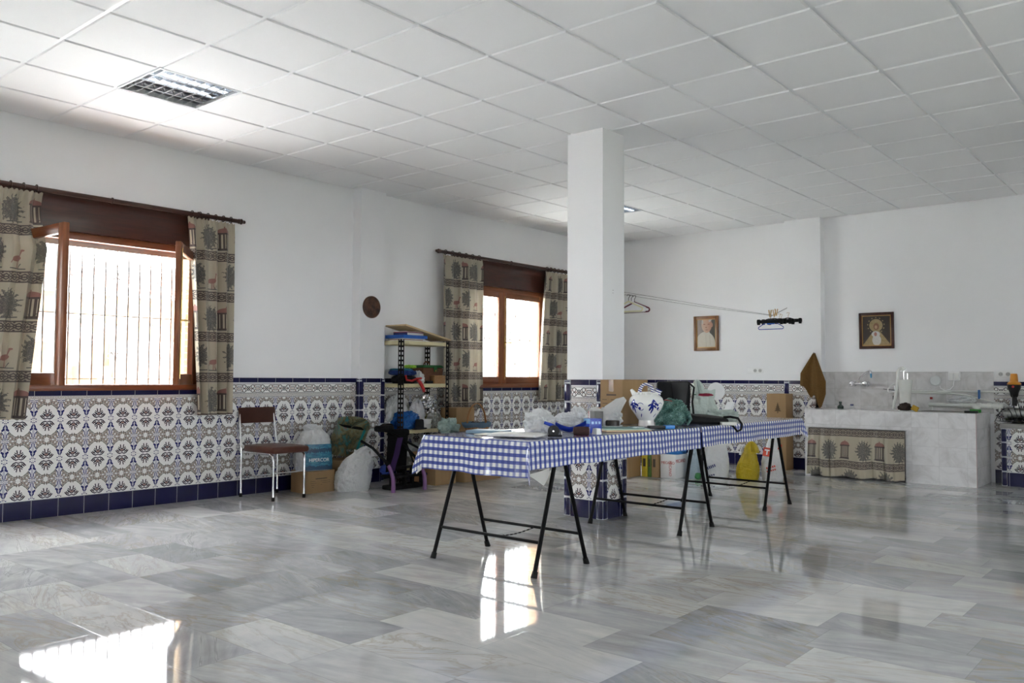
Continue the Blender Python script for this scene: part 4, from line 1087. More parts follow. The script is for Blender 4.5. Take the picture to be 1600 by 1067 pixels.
one('yarn_roll', MB().lathe([(0.010, -0.05), (0.021, -0.045), (0.022, 0), (0.021, 0.045), (0.010, 0.05)], (0, 0, 0.021), 24, Matrix.Rotation(PI / 2, 4, 'Y')), plain('magenta_yarn', (0.33, 0.02, 0.09), 0.8, bump=0.5, scale=80), 'short roll of magenta yarn beside the blue packet', 'yarn', (3.985, 4.345, T2), 0.9, 'rolls of yarn')
for i, (x, y, a, w, d, h, m, lb) in enumerate(((3.87, 3.86, 0.35, 0.30, 0.22, 0.014, M_paper, 'thick pale catalogue at the near end of the table'), (3.70, 3.92, 0.15, 0.28, 0.2, 0.006, plain('cream_paper', (0.70, 0.66, 0.58), 0.5), 'flat cream paper on the near corner of the table'), (3.52, 4.00, 0.3, 0.24, 0.17, 0.018, plain('faded_blue_cover', (0.20, 0.30, 0.38), 0.4), 'faded blue booklet behind the papers'))):
    one('booklet', MB().box((0, 0, h / 2), (w, d, h), bev=0.001), m, lb, 'booklet', (x, y, T2 + (0.0064 if i == 0 else 0)), a, 'papers on the near end of the table')
# ------------------------------------------------------------ left wall: chair, bags, shelf
M_vinyl = plain('brown_vinyl', (0.088, 0.026, 0.014), 0.35, var=0.2, scale=25, bump=0.15)
c = thing('chair', 'brown vinyl chair with chromed tube legs against the tiled wall', 'chair', (0.34, 4.60, 0))
mb = MB(); mb.box((0.03, 0, 0.447), (0.47, 0.40, 0.058), bev=0.024, seg=4)
bmesh.ops.subdivide_edges(mb.bm, edges=mb.bm.edges[:], cuts=1, use_grid_fill=True)
for v in mb.bm.verts:
    if v.co.z > 0.46: v.co.z += 0.010 * math.cos(v.co.x * 5) * math.cos(v.co.y * 6)
mb.build('seat', M_vinyl, c, angle=60)
def back(a, b):
    y = -0.198 + 0.396 * a; z = 0.672 + 0.146 * b
    return (-0.278 - 0.014 * (1 - (2 * a - 1) ** 2) - 0.016 * b, y, z)
mb = MB(); mb.grid(back, 16, 6); bmesh.ops.solidify(mb.bm, geom=mb.bm.faces[:], thickness=0.022)
mb.build('backrest', M_vinyl, c, angle=60)
for s in (-1, 1):
    lg = MB().tube([(-0.235, s * 0.195, 0.0), (-0.235, s * 0.195, 0.40), (-0.25, s * 0.194, 0.50), (-0.306, s * 0.182, 0.79)], 0.0105, 12).build('leg', M_chrome, c); lg['label'] = 'chromed rear leg running up to the backrest'
    MB().cyl((-0.235, s * 0.195, 0.0), (-0.235, s * 0.195, 0.035), 0.0145, n=14).build('foot_cap', M_rubber, lg)
    lg = MB().tube([(0.232, s * 0.165, 0.0), (0.232, s * 0.165, 0.35), (0.222, s * 0.17, 0.395), (0.19, s * 0.175, 0.414), (-0.23, s * 0.19, 0.414)], 0.0105, 12).build('leg', M_chrome, c); lg['label'] = 'chromed front leg bent back under the seat'
    MB().cyl((0.232, s * 0.165, 0.0), (0.232, s * 0.165, 0.035), 0.0145, n=14).build('foot_cap', M_rubber, lg)
mb = MB()
for s in (-1, 1): mb.cyl((-0.235, s * 0.195, 0.175), (0.232, s * 0.165, 0.245), 0.006, n=10)
mb.cyl((0.232, -0.165, 0.245), (0.232, 0.165, 0.245), 0.006, n=10); mb.cyl((-0.235, -0.19, 0.175), (-0.235, 0.19, 0.175), 0.006, n=10)
mb.build('stretcher', M_chrome, c)

carton('small brown cardboard box beside the chair, under the white carrier bag', (0.28, 5.08, 0), math.radians(90), 0.318, 0.265, 0.205, tape=False)
t = thing('carrier_bag', 'white carrier bag with a blue printed panel, on a cardboard box', 'carrier bag', (0.285, 5.075, 0.2085), math.radians(72), group='filled white carrier bags on the left')
bag_shape(0.36, 0.25, 0.42, 7, neck=0.42, neck_at=0.93, top=0.46, fold=0.12, sh=5.0).build('bag', M_filmw, t, angle=80)
def mat_panel():
    k = Mt('blue_forest_print', 0.3); u, v = k.uv()
    n = k.noise(k.vec(u * 3, v * 7), 1.5, 5.0, 0.65, 0.5); n2 = k.noise(k.vec(u * 24, v * 2.5, 2.0), 1.0, 3.0)
    c = k.ramp(n, [(0.3, (0.015, 0.06, 0.16)), (0.5, (0.02, 0.16, 0.27)), (0.7, (0.10, 0.33, 0.42))])
    tr = union((v - n2 * 0.28).lt(0.02), ((v - 0.62) - n2 * 0.28).abs().lt(0.07).min(v.gt(0.5)))
    k.color(k.mix(tr * 0.85, c, (0.008, 0.03, 0.08))); return k.m
def panel(a, b):
    x = -0.128 + 0.262 * a; z = 0.012 + 0.245 * b
    return (x + 0.012 * (1 - b) * (2 * a - 1), -0.136 - 0.020 * math.sin(PI * a) ** 0.7 - 0.008 * math.sin(PI * b), z)
M_panel = mat_panel()
pn = MB().grid(panel, 16, 12, uvfn=lambda a, b: (a, b)).build('printed_panel', M_panel, t, flip=False)
pn['label'] = 'blue printed panel with pale lettering'
text('HIPERCOR', 0.046, plain('pale_lettering', (0.82, 0.86, 0.88), 0.4), t, facing((0.002, -0.172, 0.108), (0, -1, 0)), sx=0.92)
mb = MB(); mb.blob((-0.03, 0, 0.405), (0.06, 0.05, 0.03), 61, 0.45, 2.5, 30, 18, amp2=0.2); mb.build('knot', M_filmw, t)

carton('cardboard box behind the white bags, carrying the patterned shopping bag', (0.165, 5.535, 0), math.radians(90), 0.26, 0.26, 0.27, lines=False, tape=False)
def mat_pattern():
    k = Mt('teal_collage_print', 0.3); p = k.obj()
    n = k.noise(p, 6.0, 5.0, 0.62, 0.8); n2 = k.noise(p, 34.0, 3.0, 0.6); x, y, z = k.xyz(p)
    c = k.ramp(n, [(0.36, (0.10, 0.36, 0.37)), (0.43, (0.14, 0.15, 0.09)), (0.50, (0.38, 0.33, 0.18)), (0.57, (0.16, 0.40, 0.38)), (0.64, (0.40, 0.16, 0.20))])
    k.color(k.mix(n2.gt(0.56) * 0.7, c, (0.33, 0.31, 0.18))); return k.m
M_collage = mat_pattern()
t = thing('shopping_bag', 'open patterned teal and olive shopping bag leaning behind the white bags', 'shopping bag', (0.17, 5.535, 0.335), 0, rot=(0.40, 0.16, math.radians(78)))
mb = MB(); w, d, h = 0.31, 0.17, 0.33
def wall(a, b):
    th = 2 * PI * a; cx, sy = math.cos(th), math.sin(th); q = (abs(cx) ** 5 + abs(sy) ** 5) ** -0.2
    k_ = 1 - 0.03 * b
    return (cx * q * w / 2 * (k_ + 0.10 * b) + 0.010 * math.sin(8 * b + 3 * th), sy * q * d / 2 * (k_ + 0.15 * b * b), h * b + (0.045 * math.sin(th + 0.5) if b > 0.99 else 0.0) * 1.0)
mb.grid(wall, 60, 20, wrap=True); vs = [mb.bm.verts.new(wall(i / 60, 0)) for i in range(60)]; mb.bm.faces.new(vs[::-1])
bmesh.ops.solidify(mb.bm, geom=mb.bm.faces[:], thickness=0.003); mb.build('body', M_collage, t)
MB().b2(-0.14, 0.14, -0.07, 0.07, 0.20, 0.285, bev=0.02).build('opening_shade', plain('shade_black', (0.006, 0.006, 0.006), 0.9, spec=0.1), t)  # black block stands in for the shade inside the open bag
mb = MB(); mb.grid(lambda a, b: (0.070 + 0.028 * a, -0.089 - 0.014 * b, 0.10 + 0.22 * b), 2, 8); bmesh.ops.solidify(mb.bm, geom=mb.bm.faces[:], thickness=0.003); mb.build('strap', plain('turquoise_strap', (0.06, 0.42, 0.44), 0.35), t)
mb = MB(); mb.grid(lambda a, b: (-0.05 + 0.12 * b + 0.02 * a, -0.06 + 0.01 * math.sin(3 * a), 0.30 + 0.07 * a + 0.11 * b - 0.05 * a * b), 8, 8); bmesh.ops.solidify(mb.bm, geom=mb.bm.faces[:], thickness=0.003); mb.build('loose_flap', plain('olive_flap', (0.10, 0.11, 0.06), 0.5), t)
text('GALAX', 0.03, M_wht, t, facing((0.02, -0.098, 0.075), (0, -1, 0)))

t = thing('carrier_bag', 'plain white carrier bag on the floor with cut-out handles', 'carrier bag', (0.50, 5.385, 0), math.radians(62), group='filled white carrier bags on the left')
mb = bag_shape(0.35, 0.23, 0.39, 13, neck=0.42, neck_at=0.95, top=0.45, lean=(0.10, 0.0), fold=0.14, sh=4.0); mb.build('bag', M_filmw, t, angle=80)
mb = MB(); loop_handle(mb, (0.06, -0.03, 0.355), (0.205, -0.05, 0.33), 0.075, 0.024, sway=(0.03, 0)); mb.build('handle', M_filmw, t)
mb = MB(); mb.tube([(0.115, -0.115, 0.37), (0.155, -0.13, 0.33), (0.175, -0.14, 0.28)], [0.002, 0.009, 0.002], 8); mb.bm.free()

# purple walking frame / pushchair, seen from the side
M_purple = plain('purple_lacquer', (0.18, 0.075, 0.22), 0.3)
M_purcloth = plain('purple_fabric', (0.065, 0.025, 0.13), 0.7, bump=0.2)
M_padblack = plain('black_foam_grip', (0.005, 0.005, 0.0055), 0.8, spec=0.2)
t = thing('pushchair', 'folded black pushchair with bent purple front legs before the shelf', 'pushchair', (0.80, 5.70, 0))
for (x, y), (kx, ky) in (((0.13, -0.165), (-0.03, -0.10)), ((0.18, 0.205), (-0.03, -0.02))):
    lg = MB().tube([(x, y, 0.0), (x + 0.003, y, 0.07), (x, y - 0.004, 0.14), (x - 0.015, y - 0.015, 0.20), (x - 0.035, y - 0.035, 0.265)], [0.021, 0.0205, 0.02, 0.019, 0.018], 14).build('leg', M_purple, t); lg['label'] = 'bent purple leg'
    mb = MB(); mb.tube([(x - 0.035, y - 0.035, 0.262), (x - 0.055, y - 0.055, 0.30), (x - 0.12, y - 0.16, 0.43), (x - 0.19, y - 0.25, 0.50)], [0.022, 0.016, 0.013, 0.013], 10); mb.build('strut', M_padblack, t)
mb = MB(); mb.tube([(-0.02, -0.24, 0.60), (0.02, -0.10, 0.57), (0.06, 0.10, 0.46), (0.12, 0.28, 0.36), (0.14, 0.34, 0.33)], 0.011, 10); mb.tube([(0.02, 0.05, 0.53), (0.05, 0.10, 0.40), (0.06, 0.16, 0.27), (0.07, 0.24, 0.22), (0.08, 0.33, 0.22)], 0.010, 10)
mb.build('folding_bar', M_padblack, t)
mb = MB(); mb.box((-0.05, -0.13, 0.605), (0.09, 0.21, 0.06), bev=0.025, seg=3); mb.box((-0.02, 0.03, 0.56), (0.10, 0.24, 0.07), bev=0.028, seg=3); mb.box((-0.13, -0.02, 0.62), (0.08, 0.12, 0.055), bev=0.024, seg=3); mb.build('hand_grip', M_padblack, t)
mb = MB(); mb.grid(lambda a, b: (-0.02 + 0.08 * b - 0.02 * math.sin(3 * a), -0.13 + 0.27 * a - 0.05 * b, 0.18 + 0.36 * b), 10, 12); bmesh.ops.solidify(mb.bm, geom=mb.bm.faces[:], thickness=0.02); mb.build('seat_cloth', M_blackcloth, t)
mb = MB(); mb.grid(lambda a, b: (0.075 + 0.065 * b, -0.17 + 0.075 * a + 0.045 * b, 0.20 + 0.32 * b + 0.01 * math.sin(9 * b)), 4, 12); bmesh.ops.solidify(mb.bm, geom=mb.bm.faces[:], thickness=0.006); mb.build('side_strap', M_purcloth, t)
mb = MB(); mb.b2(-0.12, 0.02, -0.09, 0.34, 0.002, 0.045, bev=0.01); mb.b2(-0.14, 0.06, -0.09, 0.36, 0.12, 0.145, bev=0.006)
for y in (-0.07, 0.10, 0.20, 0.33): mb.b2(-0.02, 0.02, y - 0.012, y + 0.012, 0.02, 0.23)
mb.b2(-0.02, 0.02, -0.08, 0.36, 0.205, 0.23); mb.build('base_frame', M_padblack, t)
one('cloth_bundle', MB().blob((0, 0, 0.05), (0.065, 0.06, 0.05), 71, 0.2, 2, flat=-0.049), plain('royal_blue_cloth', (0.012, 0.05, 0.30), 0.6, bump=0.3, scale=40), 'blue cloth bundle inside the pushchair base', 'cloth', (0.70, 5.66, 0.1455), 0.3)

# ------------------------------------------------------------ shelf unit
M_cream = plain('cream_enamelled_shelf', (0.62, 0.55, 0.33), 0.5, var=0.05)
M_angle = plain('dark_slotted_angle', (0.012, 0.010, 0.009), 0.5, spec=0.2)
SX0, SX1, SY0, SY1 = 0.045, 0.385, 6.115, 6.835
s = thing('shelf_unit', 'slotted steel shelf unit with cream shelves beside the pilaster', 'shelf', ((SX0 + SX1) / 2, (SY0 + SY1) / 2, 0))
hx, hy = (SX1 - SX0) / 2, (SY1 - SY0) / 2
for a in (-1, 1):
    for b in (-1, 1):
        mb = MB(); H = 1.515; n = 30
        for i in range(n):          # rungs between the slots
            z = (i + 0.5) * H / n
            mb.box((a * (hx + 0.001), b * (hy - 0.019), z), (0.0025, 0.038, H / n * 0.42)); mb.box((a * (hx - 0.019), b * (hy + 0.001), z), (0.038, 0.0025, H / n * 0.42))
        for o in (0.003, 0.036):
            mb.box((a * (hx + 0.001), b * (hy - o), H / 2), (0.0025, 0.013, H)); mb.box((a * (hx - o), b * (hy + 0.001), H / 2), (0.013, 0.0025, H))
        mb.build('post', M_angle, s, smooth=False)
for z in (0.16, 0.548, 1.040, 1.500):
    mb = MB(); mb.box((0, 0, z - 0.002), (2 * hx - 0.006, 2 * hy - 0.006, 0.004))
    for q in (-1, 1): mb.box((q * (hx - 0.004), 0, z - 0.02), (0.003, 2 * hy - 0.004, 0.040)); mb.box((0, q * (hy - 0.004), z - 0.02), (2 * hx - 0.01, 0.003, 0.040))
    mb.build('shelf_board', M_cream, s, smooth=False)
mb = MB()
for z in (0.53, 1.022, 1.48):
    for y in (-hy + 0.05, -hy + 0.10, hy - 0.03): mb.cyl((hx + 0.002, y, z), (hx + 0.006, y, z), 0.004, n=8)
mb.build('bolt', M_chrome, s)
ZS = (0.1605, 0.5485, 1.0405, 1.5005)
# top shelf: booklets and a tilted board
books = [(0.335, 0.26, 0.009, M_paper, 'thin white booklet at the bottom of the pile on the shelf unit', 0.0), (0.30, 0.22, 0.008, plain('orange_cover', (0.45, 0.16, 0.05), 0.5), 'thin orange booklet near the bottom of the pile on the shelf unit', 0.12), (0.32, 0.25, 0.010, plain('pale_grey_cover', (0.60, 0.60, 0.60), 0.5), 'pale grey booklet under the blue binder on the shelf unit', -0.05),
         (0.36, 0.285, 0.036, M_bluep, 'thick blue binder in the pile on the shelf unit', 0.02), (0.25, 0.21, 0.028, None, 'navy covered book with white pages on the blue binder', 0.05), (0.26, 0.21, 0.008, plain('red_cover', (0.30, 0.02, 0.03), 0.5), 'thin red book under the tilted board', 0.10), (0.24, 0.19, 0.006, M_paper, 'white booklet on top of the pile under the tilted board', 0.0)]
M_blueb = plain('blue_binder', (0.012, 0.10, 0.42), 0.4)
z = ZS[3]
for i, (w, d, h, m, lb, a) in enumerate(books):
    loc = (0.25, 6.315 + (0.03 if i > 3 else 0), z)
    if m is None:
        t = thing('book', lb, 'book', loc, a + PI / 2, 'pile on top of the shelf unit')
        mb = MB(); mb.b2(-w / 2, w / 2, -d / 2, d / 2, 0.002, h - 0.002); mb.build('pages', M_paper, t)
        mb = MB(); mb.b2(-w / 2, w / 2, -d / 2, d / 2, 0, 0.002); mb.b2(-w / 2, w / 2, -d / 2, d / 2, h - 0.002, h); mb.b2(-w / 2 - 0.001, -w / 2 + 0.001, -d / 2, d / 2, 0, h); mb.build('cover', plain('navy_cover', (0.03, 0.035, 0.16), 0.4), t)
    else: one('booklet' if i != 3 else 'binder', MB().box((0, 0, h / 2), (w, d, h - 0.0004), bev=0.0015), M_blueb if i == 3 else m, lb, 'book', loc, a + PI / 2, 'pile on top of the shelf unit')
    z += h
zt = z
Lb = 0.70; sl = math.atan2(zt + 0.008 - ZS[3], 0.56)
o = MB().box((0, 0, 0.0), (0.33, Lb, 0.018), bev=0.002).build('loose_board', woodmat('pale_pine', (0.50, 0.37, 0.20), (0.58, 0.45, 0.27), 0.5, 1)); tag(o, 'loose pine board leaning on the books on top of the shelf unit', 'board')
o.location = (0.235, 6.845 - Lb / 2 * math.cos(sl) + 0.012, ZS[3] + Lb / 2 * math.sin(sl) + 0.029); o.rotation_euler = (-sl, 0, 0)

# second shelf
t = thing('clothes_pile', 'folded blue and teal clothes with a red strap on the second shelf', 'clothes', (0.235, 6.30, ZS[2]))
mb = MB(); mb.blob((0.02, -0.03, 0.042), (0.13, 0.12, 0.05), 81, 0.15, 2, flat=-0.0415); mb.build('black_cloth', M_blackcloth, t)
mb = MB(); mb.blob((0.01, -0.03, 0.118), (0.14, 0.13, 0.030), 82, 0.18, 2, amp2=0.1); mb.build('blue_cloth', plain('blue_cloth', (0.015, 0.05, 0.22), 0.7, bump=0.3, scale=40), t)
mb = MB(); mb.blob((-0.02, -0.03, 0.148), (0.12, 0.11, 0.018), 83, 0.15, 2); mb.build('teal_cloth', plain('teal_cloth', (0.01, 0.14, 0.22), 0.7, bump=0.3, scale=40), t)
M_red = plain('red_webbing', (0.42, 0.015, 0.015), 0.6)
mb = MB(); mb.tube([(0.165, -0.13, 0.09), (0.17, -0.12, 0.04), (0.17, -0.04, 0.03), (0.168, 0.03, 0.055), (0.165, 0.10, 0.06)], 0.011, 8); mb.tube([(0.166, 0.04, 0.04), (0.172, 0.07, 0.02), (0.176, 0.10, -0.02), (0.176, 0.125, -0.06), (0.176, 0.13, -0.09)], [0.016, 0.02, 0.02, 0.018, 0.013], 8); mb.build('red_strap', M_red, t)
one('toy', MB().blob((0, 0, 0.018), (0.06, 0.05, 0.02), 85, 0.35, 3, flat=-0.017), plain('lime_plastic', (0.30, 0.52, 0.05), 0.4), 'small lime green thing lying on the blue clothes', 'toy', (0.265, 6.36, ZS[2] + 0.166), 0.3)
one('plastic_bag', MB().blob((0, 0, 0.06), (0.07, 0.036, 0.07), 87, 0.35, 2.2, 32, 22, flat=-0.059, amp2=0.15), M_filmw, 'small white plastic bag between the clothes and the wicker basket', 'plastic bag', (0.275, 6.468, ZS[2]), 0.0)
M_wicker = None
k = Mt('brown_wicker', 0.5); x, y, z_ = k.xyz(k.obj()); wv = ((z_ * 420.0).sin() * ((x + y) * 300.0).sin()); nn = k.noise(k.obj(), 30, 3)
k.color(k.mix(nn, (0.085, 0.026, 0.010), (0.16, 0.058, 0.022))); k.bump(wv, 0.5, 0.004); M_wicker = k.m
M_green = plain('green_baize', (0.014, 0.10, 0.025), 0.7)
t = thing('wicker_hamper', 'brown wicker hamper with a green lid on the second shelf', 'basket', (0.20, 6.67, ZS[2]), math.radians(90))
mb = MB(); mb.box((0, 0, 0.088), (0.31, 0.22, 0.176), bev=0.02, seg=3, taper=1.04); mb.build('body', M_wicker, t)
mb = MB(); mb.box((0, 0, 0.192), (0.335, 0.245, 0.028), bev=0.012, seg=3, taper=0.85); mb.build('lid', M_green, t)
mb = MB(); mb.box((0.02, -0.124, 0.16), (0.05, 0.004, 0.055), bev=0.0015); mb.build('clasp_tab', M_green, t); MB().cyl((0.02, -0.124, 0.143), (0.02, -0.131, 0.143), 0.010, n=16).build('clasp', M_brass, t)
mb = MB(); mb.tube([(-0.045, 0.0, 0.205)] + [(-0.045 * math.cos(PI * i / 10), 0.0, 0.205 + 0.04 * math.sin(PI * i / 10)) for i in range(1, 10)] + [(0.045, 0, 0.205)], 0.006, 8); mb.build('handle', M_wicker, t)
M_wbox = woodmat('honey_wood', (0.30, 0.15, 0.055), (0.38, 0.20, 0.08), 0.45, 1)
t = thing('wooden_box', 'small honey coloured wooden box in front of the wicker hamper', 'box', (0.352, 6.70, ZS[2]), math.radians(90))
MB().b2(-0.083, 0.083, -0.035, 0.035, 0, 0.072, bev=0.002).build('body', M_wbox, t); MB().b2(-0.085, 0.085, -0.037, 0.037, 0.073, 0.092, bev=0.002).build('lid', M_wbox, t)
mb = MB(); mb.box((0, 0, 0.016), (0.085, 0.034, 0.03), bev=0.008); one('spectacle_case', mb, M_dark, 'small black spectacle case at the front edge of the second shelf', 'case', (0.355, 6.565, ZS[2] + 0.0005), 1.4)

# third shelf
one('plastic_bag', MB().blob((0, 0, 0.15), (0.06, 0.155, 0.19), 91, 0.25, 2.0, 36, 24, flat=-0.1495, amp2=0.12), M_filmw, 'large white plastic bag on the left of the third shelf', 'plastic bag', (0.125, 6.285, ZS[1]), 0.2, 'bags on the third shelf')
one('plastic_bag', MB().blob((0, 0, -0.06), (0.062, 0.085, 0.150), 93, 0.22, 2.2, 36, 24, flat=-0.1395, amp2=0.12), plastic_film('printed_bag_film', (0.80, 0.80, 0.84), 0.0, 0.3, 0.25), 'white printed plastic bag heaped between the blue sack and the foil, third shelf', 'plastic bag', (0.18, 6.545, ZS[1] + 0.20), 0.1, 'bags on the third shelf')
one('plastic_sack', MB().blob((0, 0, 0.075), (0.075, 0.165, 0.105), 95, 0.3, 1.6, 40, 26, flat=-0.0745, amp2=0.15), plastic_film('blue_sack_film', (0.010, 0.10, 0.36), 0.0, 0.22, 0.1), 'bright blue plastic sack on the third shelf', 'sack', (0.27, 6.285, ZS[1]), 0.05, 'bags on the third shelf')
t = thing('hat', 'black felt hat on the front of the third shelf', 'hat', (0.395, 6.385, ZS[1] + 0.0015), 0.2)
M_felt = plain('black_felt', (0.008, 0.009, 0.012), 0.85)
MB().lathe([(0.0, 0.0), (0.095, 0.0), (0.105, 0.006), (0.10, 0.012), (0.07, 0.012), (0, 0.012)], n=36, sx=0.55, sy=1.15).build('brim', M_felt, t); MB().lathe([(0.062, 0.010), (0.060, 0.06), (0.055, 0.10), (0.04, 0.108), (0.0, 0.10)], n=36, sx=0.7, sy=0.95).build('crown', M_felt, t)
M_foil = plain('crumpled_foil', (0.75, 0.75, 0.76), 0.08, 1.0, var=0.02)
t = thing('foil_wrap', 'crumpled silver foil wrapping on the third shelf', 'foil', (0.155, 6.735, ZS[1]), 0.2)
mb = MB(); mb.blob((0, 0, 0.24), (0.07, 0.075, 0.085), 97, 0.5, 3.0, 30, 20, amp2=0.35); mb.build('sheet', M_foil, t, smooth=False)
mb = MB(); mb.blob((0.0, 0.0, 0.085), (0.07, 0.055, 0.085), 98, 0.25, 2.0, flat=-0.084); mb.build('filling', plain('olive_gift', (0.14, 0.13, 0.035), 0.5), t)
for i, (y, z, lb) in enumerate(((6.50, 0.0, 'lower white plastic tub in front on the third shelf'), (6.505, 0.052, 'upper white plastic tub stacked on the third shelf'))):
    o = one('plastic_tub', MB().lathe([(0, 0), (0.045, 0), (0.055, 0.045), (0.058, 0.046), (0.058, 0.051), (0, 0.051)], n=30), M_film if 0 else M_wht, lb, 'tub', (0.335, y + 0.045, ZS[1] + z), 0, 'white plastic tubs on the third shelf')
one('plastic_bag', MB().blob((0, 0, 0.07), (0.075, 0.072, 0.08), 99, 0.3, 2.3, 40, 28, flat=-0.069, amp2=0.25), M_clear, 'crinkled clear bag at the right front of the third shelf', 'plastic bag', (0.315, 6.69, ZS[1]), 0, 'bags on the third shelf')
# boxes under and beside the shelf
one('plastic_bag', MB().blob((0, 0, 0.10), (0.10, 0.20, 0.11), 101, 0.25, 2.0, 36, 24, flat=-0.099, amp2=0.12), M_filmw, 'white bag with black marks on the lowest shelf', 'plastic bag', (0.22, 6.42, ZS[0]), 0)
carton('brown cardboard box standing on the floor in front of the shelf unit', (0.675, 6.33, 0), math.radians(90), 0.30, 0.36, 0.325, lines=False, tape=False)
carton('long brown cardboard box under the black tray, behind the table', (0.73, 6.86, 0), math.radians(90), 0.58, 0.34, 0.482, lines=False, tape=False)
carton('tall brown cardboard box against the wall to the right of the shelf unit', (0.325, 7.05, 0), math.radians(90), 0.30, 0.25, 0.765, lines=False, tape=False)
one('plastic_bag', MB().blob((0, 0, 0.05), (0.09, 0.10, 0.058), 103, 0.3, 2.2, 32, 22, flat=-0.049, amp2=0.15), M_film, 'see-through bag on the cardboard box in front of the shelf unit', 'plastic bag', (0.66, 6.32, 0.3305), 0)
one('tray', MB().box((0, 0, 0.012), (0.42, 0.86, 0.022), bev=0.006), M_dark, 'flat black tray on the long cardboard box behind the table', 'tray', (0.76, 6.86, 0.4875), 0)
ZT = 0.511
one('plastic_bag', MB().blob((0, 0, 0.075), (0.095, 0.10, 0.085), 114, 0.45, 1.6, 32, 22, flat=-0.074, amp2=0.1), plastic_film('aqua_bag_film', (0.52, 0.68, 0.66), 0.1, 0.3, 0.35), 'pale aqua bag on the black tray beside the wicker basket', 'plastic bag', (0.665, 6.55, ZT), 0.3)
k = Mt('chip_basket_wood', 0.5); x, y, z_ = k.xyz(k.obj()); a = y.atan2(x); nn = k.noise(k.obj(), 20, 3)
sp = ((a * 3.2).frac() - 0.5).abs().gt(0.45); k.color(k.mix(sp, k.mix(nn, (0.32, 0.13, 0.04), (0.42, 0.19, 0.065)), (0.10, 0.035, 0.012))); M_chip = k.m
t = thing('basket', 'small wooden basket with a tall hoop handle and blue lining', 'basket', (0.86, 6.79, ZT), math.radians(78))
MB().lathe([(0, 0), (0.105, 0.0), (0.112, 0.004), (0.145, 0.10), (0.139, 0.10), (0.10, 0.01), (0, 0.01)], n=40, sx=1.12, sy=0.8).build('body', M_chip, t)
mb = MB(); mb.grid(lambda a, b: ((0.126 + 0.03 * math.sin(PI * b * 0.5 + 0.3) + 0.004 * math.sin(14 * PI * a)) * 1.12 * math.cos(2 * PI * a), (0.126 + 0.03 * math.sin(PI * b * 0.5 + 0.3) + 0.004 * math.sin(14 * PI * a)) * 0.8 * math.sin(2 * PI * a), 0.062 + 0.055 * b + (0.004 * math.sin(10 * PI * a))), 60, 5, wrap=True); mb.build('lining', plain('dusty_blue_cloth', (0.11, 0.19, 0.28), 0.8, bump=0.2, scale=40), t)
mb = MB(); P = [(0.128 * math.cos(PI * i / 16), 0, 0.08 + 0.245 * math.sin(PI * i / 16)) for i in range(17)]
for i in range(16):
    A, B = P[i], P[i + 1]
    mb.quad([(A[0], -0.012, A[2]), (A[0], 0.012, A[2]), (B[0], 0.012, B[2]), (B[0], -0.012, B[2])])
bmesh.ops.remove_doubles(mb.bm, verts=mb.bm.verts[:], dist=1e-5); bmesh.ops.solidify(mb.bm, geom=mb.bm.faces[:], thickness=0.008); mb.build('hoop_handle', woodmat('bent_wood', (0.35, 0.15, 0.045), (0.45, 0.22, 0.08), 0.45, 2), t)
mb = MB(); mb.blob((-0.02, 0, 0.09), (0.05, 0.04, 0.035), 107, 0.3, 3); mb.build('contents', M_dark, t)
# round plaque on the pilaster
k = Mt('dark_carved_wood', 0.45); n = k.noise(k.obj(), 14, 4, 0.6, 0.4); k.color(k.ramp(n, [(0.35, (0.020, 0.007, 0.003)), (0.55, (0.085, 0.032, 0.014)), (0.72, (0.13, 0.055, 0.022))])); k.bump(n, 0.6, 0.01); M_plaque = k.m
t = thing('wall_plaque', 'round dark brown wooden plaque on the white pilaster', 'wall plaque', (PIL_L[1], 5.905, 1.852))
RY = Matrix.Rotation(PI / 2, 4, 'Y')
MB().lathe([(0.0, 0.0), (0.118, 0.0), (0.118, 0.014), (0.108, 0.020), (0.10, 0.015), (0, 0.015)], (0, 0, 0), 48, RY).build('disc', M_plaque, t)
mb = MB(); mb.blob((0.016, 0, 0.03), (0.008, 0.05, 0.035), 109, 0.4, 3); mb.blob((0.016, -0.01, -0.045), (0.008, 0.045, 0.03), 110, 0.4, 3); mb.build('relief', M_plaque, t)
# ------------------------------------------------------------ back of the room: boxes and bags on the floor
carton('brown cardboard box on the floor behind the column, leftmost of the row', (1.79, 8.27, 0), 0.0, 0.29, 0.25, 0.32, lines=False)
M_yelc = plain('yellow_card', (0.55, 0.42, 0.03), 0.5); M_grnc = plain('green_card', (0.08, 0.16, 0.03), 0.5)
for x, w, m, lb in ((2.005, 0.075, M_yelc, 'narrow yellow box on the floor behind the table'), (2.070, 0.045, M_grnc, 'narrow green box on the floor beside the yellow one'), (2.132, 0.07, M_card, 'narrow brown box on the floor left of the white box')):
    t = thing('narrow_box', lb, 'box', (x, 8.44, 0), 0, 'narrow boxes in the row on the floor')
    MB().b2(-w / 2 + 0.001, w / 2 - 0.001, -0.08, 0.08, 0, 0.34, bev=0.002).build('carton', m, t)
    mb = MB(); mb.box((0, -0.0806, 0.16), (w * 0.45, 0.001, 0.09)); mb.build('print', M_print, t, smooth=False)
M_redp = plain('red_print', (0.50, 0.03, 0.03), 0.5)
t = thing('cardboard_box', 'white cardboard box with red lettering on the floor under the table', 'cardboard box', (2.283, 8.575, 0))
MB().b2(-0.095, 0.095, -0.175, 0.175, 0, 0.262, bev=0.003).build('carton', M_wht, t)
text('MECANO', 0.042, M_redp, t, facing((0.0, -0.1757, 0.17), (0, -1, 0)), sx=0.95); text('MECANO', 0.055, M_redp, t, facing((0.0957, -0.06, 0.19), (1, 0, 0)), sx=0.9)
text('MECANO', 0.045, M_redp, t, facing((0.03, -0.1757, 0.11), (0, -1, 0), (1, 0, 0)), sx=0.9)
